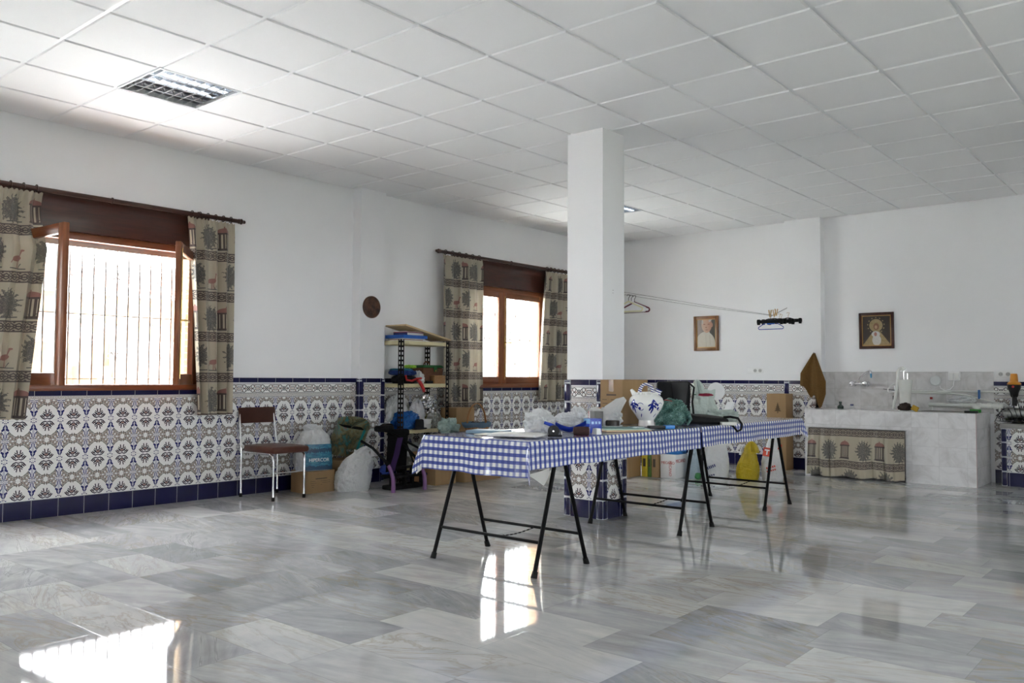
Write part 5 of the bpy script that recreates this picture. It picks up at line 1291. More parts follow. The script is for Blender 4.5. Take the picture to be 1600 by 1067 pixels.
one('booklet', MB().b2(-0.08, 0.08, -0.11, 0.11, 0, 0.045, bev=0.003), plain('bright_blue_box', (0.02, 0.17, 0.50), 0.4), 'blue box on the white cardboard box', 'box', (2.29, 8.56, 0.2625)).name = 'shoe_box'
one('bin_bag', bag_shape(0.26, 0.22, 0.45, 31, neck=0.5, neck_at=0.85, top=0.5), M_blackcloth, 'black bag on the floor right of the white box', 'bag', (2.42, 9.02, 0), 0.2)
t = thing('carrier_bag', 'narrow pale blue carrier bag on the floor behind a trestle', 'carrier bag', (2.50, 8.60, 0), 0.3, 'carrier bags on the floor behind the table')
bag_shape(0.14, 0.20, 0.44, 33, neck=0.7, neck_at=0.9, top=0.7).build('bag', plastic_film('pale_blue_bag_film', (0.55, 0.66, 0.74), 0.0, 0.3, 0.3), t, angle=80); MB().blob((0.055, -0.075, 0.035), (0.03, 0.03, 0.035), 3, 0.3, 3, flat=-0.034).build('green_patch', plain('green_film', (0.06, 0.28, 0.09), 0.35), t)
t = thing('carrier_bag', 'white carrier bag with navy print on the floor behind the table', 'carrier bag', (2.74, 8.66, 0), 0.45, 'carrier bags on the floor behind the table')
bag_shape(0.27, 0.20, 0.46, 35, neck=0.85, neck_at=0.95, top=0.85, fold=0.06).build('bag', M_filmw, t, angle=80)
M_navyp = plain('navy_print', (0.04, 0.05, 0.16), 0.5); mb = MB()
for i in range(6): mb.box((-0.105 + 0.018 * i, -0.112, 0.125 + 0.008 * i), (0.011, 0.012, 0.03), rot=(0, -0.35, 0))
for i in range(4): mb.box((-0.09 + 0.022 * i, -0.108, 0.045 + 0.006 * i), (0.014, 0.012, 0.016), rot=(0, -0.3, 0))
mb.build('print', M_navyp, t, smooth=False)
t = thing('carrier_bag', 'yellow carrier bag on the floor between two white ones', 'carrier bag', (3.015, 8.86, 0), 0.4, 'carrier bags on the floor behind the table')
bag_shape(0.245, 0.20, 0.33, 37, neck=0.55, neck_at=0.9, top=0.5, lean=(0.03, 0), fold=0.1).build('bag', M_yellow, t, angle=80); mb = MB(); loop_handle(mb, (0.0, -0.03, 0.29), (0.085, -0.03, 0.30), 0.12, 0.03); mb.build('handle', M_yellow, t)
mb = MB(); loop_handle(mb, (-0.07, 0.03, 0.27), (-0.01, 0.03, 0.30), 0.09, 0.014); mb.build('white_handle', M_filmw, t)
t = thing('carrier_bag', 'white carrier bag with a red square print, next to the tall box', 'carrier bag', (3.235, 9.02, 0), 0.45, 'carrier bags on the floor behind the table')
bag_shape(0.235, 0.19, 0.48, 39, neck=0.35, neck_at=0.95, top=0.35, fold=0.08).build('bag', M_filmw, t, angle=80)
M_orp = plain('orange_red_print', (0.62, 0.06, 0.02), 0.4); mb = MB(); mb.box((-0.06, -0.083, 0.315), (0.085, 0.010, 0.095), rot=(-0.12, 0.15, 0)); mb.build('red_square', M_orp, t, smooth=False); mb = MB(); mb.box((0.075, -0.062, 0.37), (0.03, 0.01, 0.06), rot=(0, 0.4, 0.5)); mb.build('red_square', M_orp, t, smooth=False); mb = MB()
for i in range(5): mb.box((-0.065 + 0.02 * i, -0.101, 0.14 + 0.006 * i), (0.013, 0.012, 0.02), rot=(0, -0.25, 0)); mb.box((-0.06 + 0.02 * i, -0.101, 0.105 + 0.006 * i), (0.013, 0.012, 0.016), rot=(0, -0.25, 0))
mb.build('print', M_orp, t, smooth=False)
mb = MB(); mb.box((-0.06, -0.0905, 0.335), (0.05, 0.004, 0.014), rot=(-0.12, 0.15, 0)); mb.box((-0.062, -0.088, 0.31), (0.014, 0.004, 0.05), rot=(-0.12, 0.15, 0)); mb.build('white_mark', M_wht, t, smooth=False)
t = carton('tall brown cardboard box with a printed fir tree by the back wall', (2.825, 10.215, 0), 0.0, 0.245, 0.225, 0.93, lines=False, tape=False)
mb = MB(); y = -0.1135
for i in range(4): mb.prism([(-0.012 - 0.011 * i, 0.0), (0.012 + 0.011 * i, 0), (0, 0.04)], 0.001, Matrix.Translation((0.02, y, 0.79 - 0.024 * i)) @ Matrix.Rotation(PI / 2, 4, 'X'))
mb.box((0.02, y, 0.705), (0.012, 0.001, 0.02)); mb.box((0.02, y, 0.35), (0.07, 0.001, 0.06)); mb.box((0.02, y, 0.24), (0.05, 0.001, 0.02))
mb.build('print', plain('pale_print_on_card', (0.13, 0.08, 0.04), 0.8), t, smooth=False)
mb = MB(); mb.box((0, y - 0.0006, 0.60), (0.246, 0.001, 0.05)); mb.build('tape', M_tape, t)

# ------------------------------------------------------------ pictures and sockets
def picture(label, x0, x1, z0, z1, fr, mat_f, mat_in, mat_p, tilt=0.02):
    w, h = x1 - x0, z1 - z0
    t = thing('framed_picture', label, 'picture', ((x0 + x1) / 2, YB - 0.004, z0), rot=(tilt, 0, 0)); D = 0.022
    mb = MB()
    for s in (-1, 1): mb.box((s * (w / 2 - fr / 2), -D / 2, h / 2), (fr, D, h), bev=0.005)
    for z in (fr / 2, h - fr / 2): mb.box((0, -D / 2, z), (w - 2 * fr + 0.004, D, fr), bev=0.005)
    mb.build('frame', mat_f, t)
    mb = MB(); g = 0.012; a = fr - 0.002
    for s in (-1, 1): mb.box((s * (w / 2 - a - g / 2), -D * 0.4, h / 2), (g, D * 0.6, h - 2 * a), bev=0.002)
    for z in (a + g / 2, h - a - g / 2): mb.box((0, -D * 0.4, z), (w - 2 * a, D * 0.6, g), bev=0.002)
    mb.build('inner_moulding', mat_in, t)
    W, H = w - 2 * a - g, h - 2 * a - g
    mb = MB(); mb.quad([(-W / 2, -D * 0.3, h / 2 - H / 2), (W / 2, -D * 0.3, h / 2 - H / 2), (W / 2, -D * 0.3, h / 2 + H / 2), (-W / 2, -D * 0.3, h / 2 + H / 2)], uv=((0, 0), (1, 0), (1, H / W), (0, H / W)))
    mb.build('painting', mat_p, t, smooth=False, flip=False)
    MB().b2(-w / 2 + 0.004, w / 2 - 0.004, -0.003, 0.0, 0.004, h - 0.004).build('backing', mat_f, t, smooth=False)
    return t
M_gold = plain('aged_gilding', (0.40, 0.22, 0.06), 0.35, 0.4, var=0.2)
M_frwood = woodmat('amber_brown_frame', (0.13, 0.048, 0.012), (0.22, 0.090, 0.025), 0.3, 2)
M_frdark = woodmat('dark_red_frame', (0.025, 0.006, 0.004), (0.06, 0.015, 0.010), 0.25, 2)
k = Mt('portrait_painting', 0.2); u, v = k.uv(); n = k.noise(k.vec(u, v), 5.0, 4.0)
c = k.mix((u + n * 0.4).clamp01(), (0.34, 0.27, 0.25), (0.06, 0.06, 0.05))
body = union(ellipse(u, v, 0.45, 0.15, 0.52, 0.62), ellipse(u, v, 0.52, 0.62, 0.17, 0.28))
c = k.mix(body, c, k.mix(n, (0.45, 0.41, 0.34), (0.52, 0.50, 0.44)))
c = k.mix(union(seg(u, v, 0.48, 0.02, 0.47, 0.6, 0.008), seg(u, v, 0.70, 0.1, 0.68, 0.62, 0.01)), c, (0.36, 0.32, 0.26))
c = k.mix(ellipse(u, v, 0.80, 1.09, 0.045, 0.11), c, (0.42, 0.22, 0.16))
c = k.mix(ellipse(u, v, 0.52, 1.12, 0.275, 0.40), c, k.mix((u * 1.6 - 0.35).clamp01(), (0.52, 0.38, 0.28), (0.42, 0.21, 0.14)))
c = k.mix(union(ellipse(u, v, 0.72, 1.36, 0.07, 0.14, -0.5), ellipse(u, v, 0.30, 1.25, 0.04, 0.12)), c, (0.46, 0.42, 0.38))
c = k.mix(union(ellipse(u, v, 0.40, 1.13, 0.06, 0.022), ellipse(u, v, 0.63, 1.13, 0.06, 0.022), ellipse(u, v, 0.52, 0.86, 0.08, 0.016), ellipse(u, v, 0.49, 0.98, 0.035, 0.03)), c, (0.24, 0.11, 0.08)); k.color(c); M_portrait = k.m
picture('amber framed portrait of an old man in white on the back wall', 1.513, 1.880, 1.492, 1.963, 0.040, M_frwood, M_gold, M_portrait)
k = Mt('madonna_painting', 0.25); u, v = k.uv(); n = k.noise(k.vec(u, v), 14.0, 4.0, 0.65)
c = k.mix(n, (0.022, 0.014, 0.010), (0.035, 0.024, 0.016))
gold = k.mix(n, (0.16, 0.10, 0.03), (0.42, 0.33, 0.17))
dx, dy = u - 0.48, v - 0.74; rr = (dx * dx + dy * dy).sqrt(); aa = dy.atan2(dx)
rays = ((aa * 13.0).sin().gt(0.55)).min((rr - 0.29).abs().lt(0.018)); halo = rr.lt(0.235 + 0.0)
cone = ((u - 0.5).abs() - (0.60 - v) * 0.75).lt(0.06).min(v.lt(0.60))
c = k.mix(union(halo, cone, rays), c, gold)
c = k.mix(ellipse(u, v, 0.49, 0.70, 0.10, 0.13), c, (0.20, 0.10, 0.05)); c = k.mix(ellipse(u, v, 0.48, 0.68, 0.045, 0.065), c, (0.42, 0.27, 0.15))
c = k.mix(union(ellipse(u, v, 0.50, 0.20, 0.155, 0.20), ellipse(u, v, 0.47, 0.42, 0.15, 0.11)), c, k.mix(n, (0.42, 0.40, 0.36), (0.62, 0.60, 0.56)))
c = k.mix(ellipse(u, v, 0.46, 0.42, 0.05, 0.075), c, (0.34, 0.15, 0.11)); k.color(c); M_madonna = k.m
picture('dark framed picture of a crowned Madonna in gold above the sink', 3.712, 4.112, 1.478, 1.910, 0.034, M_frdark, M_gold, M_madonna)
def socket_plate(label, x, z, w, h, outs, name='wall_socket'):
    t = thing(name, label, 'socket', (x, YB, z))
    y0 = -0.001 if z > DADO + h / 2 else -TT
    MB().box((0, y0 - 0.005, 0), (w, 0.010, h), bev=0.002).build('plate', M_wht, t)
    for ox in outs:
        mb = MB(); mb.cyl((ox, y0 - 0.0125, 0), (ox, y0 - 0.009, 0), 0.022, n=24); o = mb.build('outlet', plain('outlet_recess', (0.45, 0.45, 0.45), 0.4) if 'outlet_recess' not in bpy.data.materials else bpy.data.materials['outlet_recess'], t)
        mb = MB(); 
        for s in (-1, 1): mb.cyl((ox + s * 0.009, y0 - 0.0135, 0), (ox + s * 0.009, y0 - 0.0120, 0), 0.0032, n=10)
        mb.build('pin_hole', M_dark, o)
    return t
socket_plate('white triple wall plate with two sockets on the back wall', 2.388, 1.222, 0.215, 0.072, (0.0, 0.068))
socket_plate('white double socket over the tiles right of the sink', 5.235, 1.178, 0.165, 0.085, (-0.035, 0.035))

# ------------------------------------------------------------ towel
M_towel = plain('ochre_towel', (0.235, 0.125, 0.035), 0.9, var=0.2, scale=60, bump=0.3)
t = thing('towel', 'ochre brown towel hanging from a hook on the back pilaster', 'towel', (3.215, PIL_B[2], 1.435))
def tw(a, b):
    left = -0.012 + (-0.150) * min(1, b / 0.62); right = 0.012 + 0.130 * min(1, b / 0.70)
    end = 0.42 + 0.24 * a if a < 0.35 else 0.50 + 0.19 * math.sin(PI * (a - 0.15) / 1.25)
    end = 0.40 + 0.27 * math.exp(-((a - 0.80) / 0.20) ** 2) + 0.14 * math.exp(-((a - 0.40) / 0.16) ** 2)
    x = left + (right - left) * a
    y = -0.018 - 0.028 * (0.35 + b) * (math.sin(3.2 * PI * a + 0.6) * 0.6 + 0.6) - 0.012 * b
    return (x, y, -b * end)
mb = MB(); mb.grid(tw, 40, 36); bmesh.ops.solidify(mb.bm, geom=mb.bm.faces[:], thickness=0.004); mb.build('cloth', M_towel, t, angle=80)
mb = MB(); mb.tube([(0, 0, 0.0), (0, -0.03, -0.004), (0, -0.04, 0.012)], 0.004, 8); mb.build('hook', M_chrome, t)

# ------------------------------------------------------------ clothes line with hangers
M_line = plain('grey_clothes_line', (0.25, 0.25, 0.25), 0.6)
P0, P1, P2 = Vector((COLM[1] - 0.008, 5.72, 1.795)), Vector((2.935, 9.75, 1.872)), Vector((2.87, PIL_B[2], 2.005))
t = thing('clothes_line', 'thin double clothes line from the column to the back pilaster', 'clothes line', P0)
for dz, dx in ((0, 0), (0.022, 0.012)):
    mb = MB(); q = [P0 + Vector((0, 0, dz)), P0.lerp(P1, 0.5) + Vector((dx, 0, -0.012 + dz * 0.7)), P1 + Vector((dx * 0.3, 0, dz * 0.2)), P2 + Vector((0, 0, dz * 0.3))]
    mb.tube([p - P0 for p in q], 0.0018, 6); mb.build('cord', M_line, t)
M_hblue = plain('blue_hanger_plastic', (0.02, 0.05, 0.36), 0.3); M_hblack = plain('black_hanger_plastic', (0.006, 0.006, 0.0065), 0.4, spec=0.25); M_hcream = plain('cream_hanger_plastic', (0.72, 0.68, 0.45), 0.35); M_hwhite = plain('white_hanger_plastic', (0.74, 0.75, 0.75), 0.35)
def line_at(y):
    if y <= P1.y: return P0.lerp(P1, (y - P0.y) / (P1.y - P0.y)) 
    return P1.lerp(P2, (y - P1.y) / (P2.y - P1.y))
def hanger(label, y, m, hw, drop, rise, group, thick=0.006, kind='tube', rz=0.0, hookm=None, dx=0.0):
    p = line_at(y); t = thing('clothes_hanger', label, 'clothes hanger', (p.x + dx, y, p.z), rz, group)
    hk = [(0.016 * math.cos(a), 0, 0.010 + 0.014 * math.sin(a)) for a in [PI * 1.15 - PI * 1.1 * i / 8 for i in range(9)]] if 0 else [(-0.014, 0, -0.006), (-0.013, 0, 0.006), (0, 0, 0.0125 if 0 else 0.006), (0.013, 0, 0.004), (0.010, 0, -0.012), (0, 0, -0.022), (0, 0, -rise)]
    MB().tube(hk, 0.0022, 8).build('hook', hookm or M_hblack, t)
    if kind == 'tube':
        mb = MB(); r = 0.016
        pts = [(0, 0, -rise)] + [(hw - r + r * math.cos(a), 0, -drop + r + r * math.sin(a)) for a in [PI / 2.6 - i * (PI / 2 + PI / 2.6) / 8 for i in range(9)]]
        pts += [(-hw + r + r * math.cos(a), 0, -drop + r + r * math.sin(a)) for a in [-PI / 2 - i * (PI / 2 + PI / 2.6) / 8 for i in range(9)]]
        mb.tube(pts, thick, 8, closed=True); mb.build('shoulders', m, t)
    else:
        mb = MB(); mb.box((0, 0, -rise - 0.030), (2 * hw, 0.016, 0.040), bev=0.004); mb.tube([(-hw * 0.5, 0, -rise - 0.02), (-0.02, 0, -rise), (0.02, 0, -rise), (hw * 0.5, 0, -rise - 0.02)], 0.006, 8); mb.build('bar', m, t)
        for s in (-1, 1):
            mb = MB(); mb.box((s * hw * 0.86, 0, -rise - 0.035), (0.032, 0.028, 0.065), bev=0.004); mb.build('clip', m, t)
    return t
for i, (y, lb, dx, rz, ri) in enumerate(((9.66, 'black clip hanger at the front of the bunch on the clothes line', 0.0, 0.05, 0.045), (9.72, 'black clip hanger second in the bunch on the clothes line', 0.03, -0.08, 0.04), (9.78, 'black clip hanger in the middle of the bunch, shifted right', 0.10, 0.12, 0.05), (9.84, 'black clip hanger fourth in the bunch on the clothes line', 0.06, -0.1, 0.055), (9.90, 'black clip hanger at the back of the bunch, reaching farthest right', 0.15, 0.2, 0.06))):
    hanger(lb, y, M_hblack, 0.16, 0.1, ri, 'hangers bunched by the back pilaster', kind='bar', rz=rz, hookm=M_gold, dx=dx)
hanger('blue plastic hanger hanging lowest in the bunch on the clothes line', 9.69, M_hblue, 0.155, 0.165, 0.055, 'hangers bunched by the back pilaster', 0.0045, dx=0.0)
t = bpy.data.objects['clothes_hanger.005'] if 'clothes_hanger.005' in bpy.data.objects else None
if t: MB().box((0, 0, -0.085), (0.10, 0.012, 0.045), bev=0.01).build('centre_plate', plain('bright_blue_plate', (0.01, 0.10, 0.50), 0.3), t)
for i, (y, x) in enumerate(((9.68, -0.03), (9.80, 0.06), (9.86, 0.10))):
    p = line_at(y); mb = MB()
    for s in (-1, 1): mb.box((s * 0.009, 0, 0.0), (0.010, 0.014, 0.085), rot=(0, s * 0.16, 0), bev=0.002)
    tag(mb.build('clothes_peg', woodmat('peg_wood_%d' % i, (0.45, 0.28, 0.12), (0.55, 0.36, 0.16), 0.6, 2), None, (p.x + x * 0.15, y, p.z + 0.022), 0.3 * i), ('wooden peg at the front of the hanger bunch', 'wooden peg in the middle of the hanger bunch', 'wooden peg at the back of the hanger bunch')[i], 'clothes peg', 'pegs on the clothes line')
for i, (y, m, lb, hw) in enumerate(((6.02, M_hcream, 'cream hanger on the clothes line, nearest the column', 0.135), (6.07, M_hwhite, 'white hanger behind the cream one beside the column', 0.140), (6.13, plain('maroon_hanger', (0.12, 0.015, 0.03), 0.35), 'maroon hanger behind the others beside the column', 0.145))):
    hanger(lb, y, m, hw, 0.135, 0.05, 'hangers beside the column', 0.0065, dx=-0.01)

# ------------------------------------------------------------ tiled sink counter
CX0, CX1, CY0, CT = 3.297, 5.09, 9.80, 0.765
M_steel = plain('stainless_steel', (0.45, 0.45, 0.44), 0.28, 1.0)
M_tile_edge = plain('pinkish_tile_edge', (0.42, 0.30, 0.30), 0.4)
t = thing('sink_counter', 'white marble tiled sink counter with an opening behind a curtain', 'sink counter', ((CX0 + CX1) / 2, (CY0 + YB) / 2, 0))
ox, oy = (CX0 + CX1) / 2, (CY0 + YB) / 2
mb = MB(); X = lambda v: v - ox; Y = lambda v: v - oy
mb.b2(X(CX0), X(3.36), Y(CY0), Y(YB - 0.01), 0, 0.56); mb.b2(X(4.40), X(CX1), Y(CY0), Y(YB - 0.01), 0, 0.56); mb.b2(X(3.36), X(4.40), Y(YB - 0.05), Y(YB - 0.01), 0, 0.56)
# slab with a cut-out for the basin
bx0, bx1, by0, by1 = 4.42, 4.92, 9.95, 10.34
for a, b, c, d in ((CX0, bx0, CY0, YB - 0.01), (bx1, CX1, CY0, YB - 0.01), (bx0, bx1, CY0, by0), (bx0, bx1, by1, YB - 0.01)): mb.b2(X(a), X(b), Y(c), Y(d), 0.56, CT)
mb.wall_uv()
mb.build('body', M_counter, t, smooth=False)
mb = MB(); mb.b2(X(CX1) - 0.004, X(CX1) + 0.002, Y(CY0) - 0.002, Y(CY0) + 0.004, 0.0, CT); mb.build('corner_joint', M_tile_edge, t, smooth=False)
mb = MB(); d = 0.15
mb.b2(X(bx0), X(bx1), Y(by0), Y(by1), CT - d, CT - d + 0.004)
for a, b, c, e in ((bx0, bx0 + 0.004, by0, by1), (bx1 - 0.004, bx1, by0, by1), (bx0, bx1, by0, by0 + 0.004), (bx0, bx1, by1 - 0.004, by1)): mb.b2(X(a), X(b), Y(c), Y(e), CT - d, CT)
for a, b, c, e in ((bx0 - 0.03, bx0 + 0.002, by0 - 0.03, by1 + 0.03), (bx1 - 0.002, bx1 + 0.03, by0 - 0.03, by1 + 0.03), (bx0, bx1, by0 - 0.03, by0 + 0.002), (bx0, bx1, by1 - 0.002, by1 + 0.03)): mb.b2(X(a), X(b), Y(c), Y(e), CT, CT + 0.006)
mb.build('basin', M_steel, t)
mb = MB(); mb.b2(PIL_B[1] + 0.008, 5.13, YB - TT, YB, CT - 0.02, 1.205); mb.b2(PIL_B[1], PIL_B[1] + 0.008, PIL_B[2], YB, CT - 0.02, 1.205); mb.b2(3.225, PIL_B[1] + 0.008, PIL_B[2] - TT, PIL_B[2], CT - 0.02, 1.205); mb.wall_uv()
struct(mb.build('trim_11', M_backsplash, smooth=False), 'grey marble tile splashback round the sink')
# curtain under the counter
M_fabric2 = mat_fabric('toile_sink_curtain_fabric', 0.0)
t = thing('curtain', 'short printed curtain under the sink counter', 'curtain', (3.88, CY0 - 0.03, 0.0), group='printed curtains')
def sk(a, b):
    x = -0.525 + 1.05 * a + (-0.022 * b * (1 - a)); f = math.sin(2 * PI * 8 * a + 0.8 * math.sin(3 * b) + 1.5 * math.sin(7 * a)) * (0.6 + 0.4 * math.sin(11 * a))
    return (x, -0.016 + 0.030 * f * abs(f) ** 0.3 * (0.30 + 0.70 * b) - 0.020 * b, 0.555 - (0.535 - 0.01 * math.sin(20 * a)) * b)
mb = MB(); mb.grid(sk, 120, 30, uvfn=lambda a, b: (a * 1.30 + 0.27, 0.645 + b * 0.55)); mb.build('cloth', M_fabric2, t, flip=False, angle=180)
r = thing('curtain_wire', 'thin wire rail holding the curtain under the sink', 'curtain rail', (3.88, CY0 - 0.046, 0.562))
MB().cyl((-0.56, 0, 0), (0.545, 0, 0), 0.0035, n=10).build('wire', M_chrome, r)
for s in (-0.55, 0.535): mb = MB(); mb.tube([(s, 0, 0), (s, 0.039, 0)], 0.004, 8); mb.build('eyelet', M_chrome, r)

# wall mixer tap
t = thing('mixer_tap', 'chrome wall mixer tap with a swan spout tipped blue', 'tap', (3.72, YB - TT, 1.062))
mb = MB(); mb.cyl((-0.09, -0.045, 0), (0.09, -0.045, 0), 0.014, n=16)
for s in (-1, 1): mb.cyl((s * 0.075, 0, 0), (s * 0.075, -0.045, 0), 0.014, n=14); mb.cyl((s * 0.075, 0, 0), (s * 0.075, -0.006, 0), 0.032, n=20)
mb.build('body', M_chrome, t)
for s in (-1, 1):
    mb = MB(); mb.lathe([(0.0, 0), (0.018, 0), (0.033, 0.012), (0.035, 0.035), (0.026, 0.052), (0, 0.055)], (s * 0.075, -0.05, 0), 18, Matrix.Rotation(PI / 2, 4, 'X')); mb.build('tap_handle', M_chrome, t)
mb = MB(); mb.tube([(0.0, -0.045, 0.01), (0.0, -0.05, 0.05), (0.03, -0.075, 0.085), (0.10, -0.12, 0.135), (0.15, -0.15, 0.155), (0.165, -0.16, 0.148), (0.17, -0.163, 0.12)], 0.0135, 12); mb.build('spout', M_chrome, t)
MB().cyl((0.17, -0.163, 0.125), (0.171, -0.164, 0.07), 0.011, 0.008, n=14).build('blue_tip', plain('blue_hose_tip', (0.02, 0.22, 0.42), 0.35), t)
# hand pump
M_enamel = plain('white_pump_enamel', (0.68, 0.69, 0.66), 0.25)
t = thing('hand_pump', 'white cylindrical pump with a bent pipe standing on the sink counter', 'pump', (4.308, 10.16, CT + 0.001), 0)
MB().lathe([(0, 0), (0.075, 0), (0.075, 0.012), (0.062, 0.02), (0.062, 0.20), (0.066, 0.205), (0.066, 0.22), (0.074, 0.31), (0.078, 0.335), (0.078, 0.345), (0.05, 0.35), (0, 0.352)], n=36).build('cylinder', M_enamel, t)
mb = MB(); mb.tube([(-0.12, -0.03, 0.012), (-0.10, -0.03, 0.15), (-0.075, -0.03, 0.30), (-0.066, -0.03, 0.44), (-0.05, -0.03, 0.472), (-0.02, -0.03, 0.478), (0.0, -0.03, 0.455)], [0.016, 0.016, 0.017, 0.017, 0.018, 0.02, 0.022], 14); mb.build('bent_pipe', M_enamel, t)
mb = MB(); mb.cyl((-0.015, 0, 0.345), (-0.015, 0, 0.45), 0.006, n=10); mb.cyl((0.025, 0, 0.345), (0.025, 0, 0.42), 0.006, n=10); mb.build('rod', M_chrome, t)
mb = MB(); mb.tube([(-0.06, 0.0, 0.31), (-0.12, 0, 0.30), (-0.16, 0, 0.265), (-0.185, 0, 0.24), (-0.185, 0, 0.21), (-0.17, 0, 0.205), (-0.06, 0, 0.21)], 0.008, 10); mb.build('lever', M_enamel, t)
one('scouring_pad', MB().box((0, 0, 0.03), (0.07, 0.05, 0.055), rot=(0, 0.5, 0.2), bev=0.006), plain('mustard_sponge', (0.42, 0.26, 0.02), 0.8, bump=0.3), 'mustard yellow sponge leaning at the foot of the pump', 'sponge', (4.48, 9.885, CT + 0.006), 0)
mb = MB(); mb.blob((0, 0, 0.035), (0.06, 0.035, 0.045), 121, 0.4, 2.5, flat=-0.034); one('rag', mb, plain('dark_brown_rag', (0.035, 0.02, 0.015), 0.8), 'dark crumpled rag at the foot of the white pump', 'rag', (4.355, 9.965, CT + 0.007), 0.4)
one('bottle', MB().lathe([(0, 0), (0.035, 0), (0.036, 0.03), (0.018, 0.045), (0.014, 0.05), (0.014, 0.062), (0.017, 0.064), (0.017, 0.085), (0, 0.086)], n=24), plain('dark_green_glass', (0.03, 0.05, 0.04), 0.15), 'small dark bottle on the left of the sink counter', 'bottle', (3.58, 10.18, CT + 0.001))
t = thing('bottle', 'small clear bottle with a navy cap on the sink counter', 'bottle', (3.705, 10.2, CT + 0.001))
MB().lathe([(0, 0), (0.028, 0), (0.029, 0.025), (0.018, 0.04), (0, 0.04)], n=24).build('glass', M_film, t); MB().cyl((0, 0, 0.038), (0, 0, 0.058), 0.019, n=20).build('cap', M_navyp, t)

# ------------------------------------------------------------ pipes, boxes, pressure pump
M_pvc = plain('grey_white_pvc', (0.62, 0.63, 0.60), 0.35)
t = thing('water_pipe', 'white water pipe along the splashback with a lever valve', 'pipe', (4.13, YB - 0.03, 0.985))
MB().tube([(0.0, 0, 0), (1.16, 0, 0.0), (1.20, -0.02, -0.0)], 0.011, 12).build('upper_pipe', M_pvc, t)
MB().tube([(0.02, -0.02, -0.02), (0.55, -0.02, -0.02), (0.75, -0.022, -0.045), (0.95, -0.025, -0.10), (1.10, -0.03, -0.135)], 0.010, 12).build('hose', M_pvc, t)
mb = MB(); mb.cyl((-0.05, -0.01, -0.005), (0.03, -0.01, -0.005), 0.016, n=14); mb.cyl((-0.02, -0.01, 0.0), (-0.02, -0.01, 0.055), 0.010, n=12); mb.cyl((-0.02, -0.012, -0.09), (-0.02, -0.012, -0.02), 0.011, n=12); mb.build('valve', M_chrome, t)
mb = MB(); mb.box((-0.075, -0.02, 0.012), (0.13, 0.012, 0.006), rot=(0, 0.08, 0)); mb.cyl((-0.02, -0.012, -0.105), (-0.02, -0.012, -0.06), 0.019, n=14); mb.build('black_lever', M_dark, t)
MB().box((0.865, -0.02, -0.03), (0.022, 0.03, 0.10), bev=0.004).build('blue_clip', plain('blue_clip', (0.03, 0.12, 0.34), 0.4), t)
mb = MB(); mb.cyl((1.13, -0.005, -0.0), (1.30, -0.02, 0.0), 0.020, n=16); mb.tube([(1.19, -0.01, 0.0), (1.195, -0.012, -0.05), (1.185, -0.015, -0.13)], 0.019, 14); mb.build('elbow', M_pvc, t)
t = thing('drain_pipe', 'thick white pipe lying across the sink to the water pump', 'pipe', (4.50, 10.29, 0.835))
mb = MB(); mb.cyl((0.02, 0, 0), (0.75, 0, 0.0), 0.024, n=18); 
for x in (0.32, 0.50, 0.60, 0.66): mb.cyl((x, 0, 0), (x + 0.04, 0, 0), 0.031, n=18)
mb.build('pipe', M_pvc, t); MB().tube([(0.47, 0, 0), (0.53, -0.03, -0.045)], 0.027, 14).build('branch', M_pvc, t)
mb = MB(); 
for x in (0.05, 0.72): mb.cyl((x, 0, -0.06), (x, 0, -0.02), 0.012, n=10)
mb.build('support', M_pvc, t)
one('red_cap', MB().box((0, 0, 0), (0.028, 0.012, 0.026), bev=0.003), plain('red_cap_plastic', (0.30, 0.015, 0.015), 0.4), 'small red cap fixed to the splashback beside the pump', 'cap', (4.50, YB - TT - 0.007, 0.905))
t = thing('junction_box', 'round white junction box on the splashback', 'junction box', (4.548, YB - TT, 1.105))
MB().lathe([(0, 0), (0.06, 0), (0.06, 0.012), (0.052, 0.02), (0, 0.021)], n=36, M=Matrix.Rotation(PI / 2, 4, 'X')).build('lid', plain('grey_white_lid', (0.60, 0.62, 0.62), 0.4), t)
mb = MB(); mb.tube([(0.045, -0.012, -0.06), (0.055, -0.012, -0.09), (0.10, -0.012, -0.11), (0.15, -0.012, -0.10), (0.185, -0.012, -0.06), (0.19, -0.012, 0.0)], 0.005, 8); mb.build('cable', M_wht, t)
t = thing('light_switch', 'white double switch box on the splashback', 'switch', (4.745, YB - TT, 1.155))
MB().box((0, -0.02, 0), (0.115, 0.04, 0.10), bev=0.005).build('box', M_wht, t)
mb = MB(); 
for s in (-1, 1): mb.box((s * 0.026, -0.042, 0), (0.045, 0.006, 0.07), bev=0.002)
mb.build('rocker', plain('switch_rocker', (0.72, 0.72, 0.70), 0.35), t)
mb = MB(); mb.blob((0, 0, 0.02), (0.12, 0.06, 0.03), 131, 0.45, 2.2, 32, 20, flat=-0.03, amp2=0.15); one('cloth_rag', mb, M_filmw, 'white crumpled cloth lying on the thick pipe over the sink', 'cloth', (4.86, 10.27, 0.878), 0.1)
one('scouring_pad', MB().box((0, 0, 0.018), (0.11, 0.06, 0.034), bev=0.008), plain('green_sponge', (0.03, 0.22, 0.03), 0.8, bump=0.3), 'green sponge at the right end of the sink counter', 'sponge', (5.02, 10.12, CT + 0.0), 0.2)
one('soap_dish', MB().box((0, 0, 0.012), (0.13, 0.06, 0.022), bev=0.006), M_dark, 'dark flat dish on the sink counter beside the green sponge', 'dish', (5.02, 9.93, CT + 0.001), 0.1)

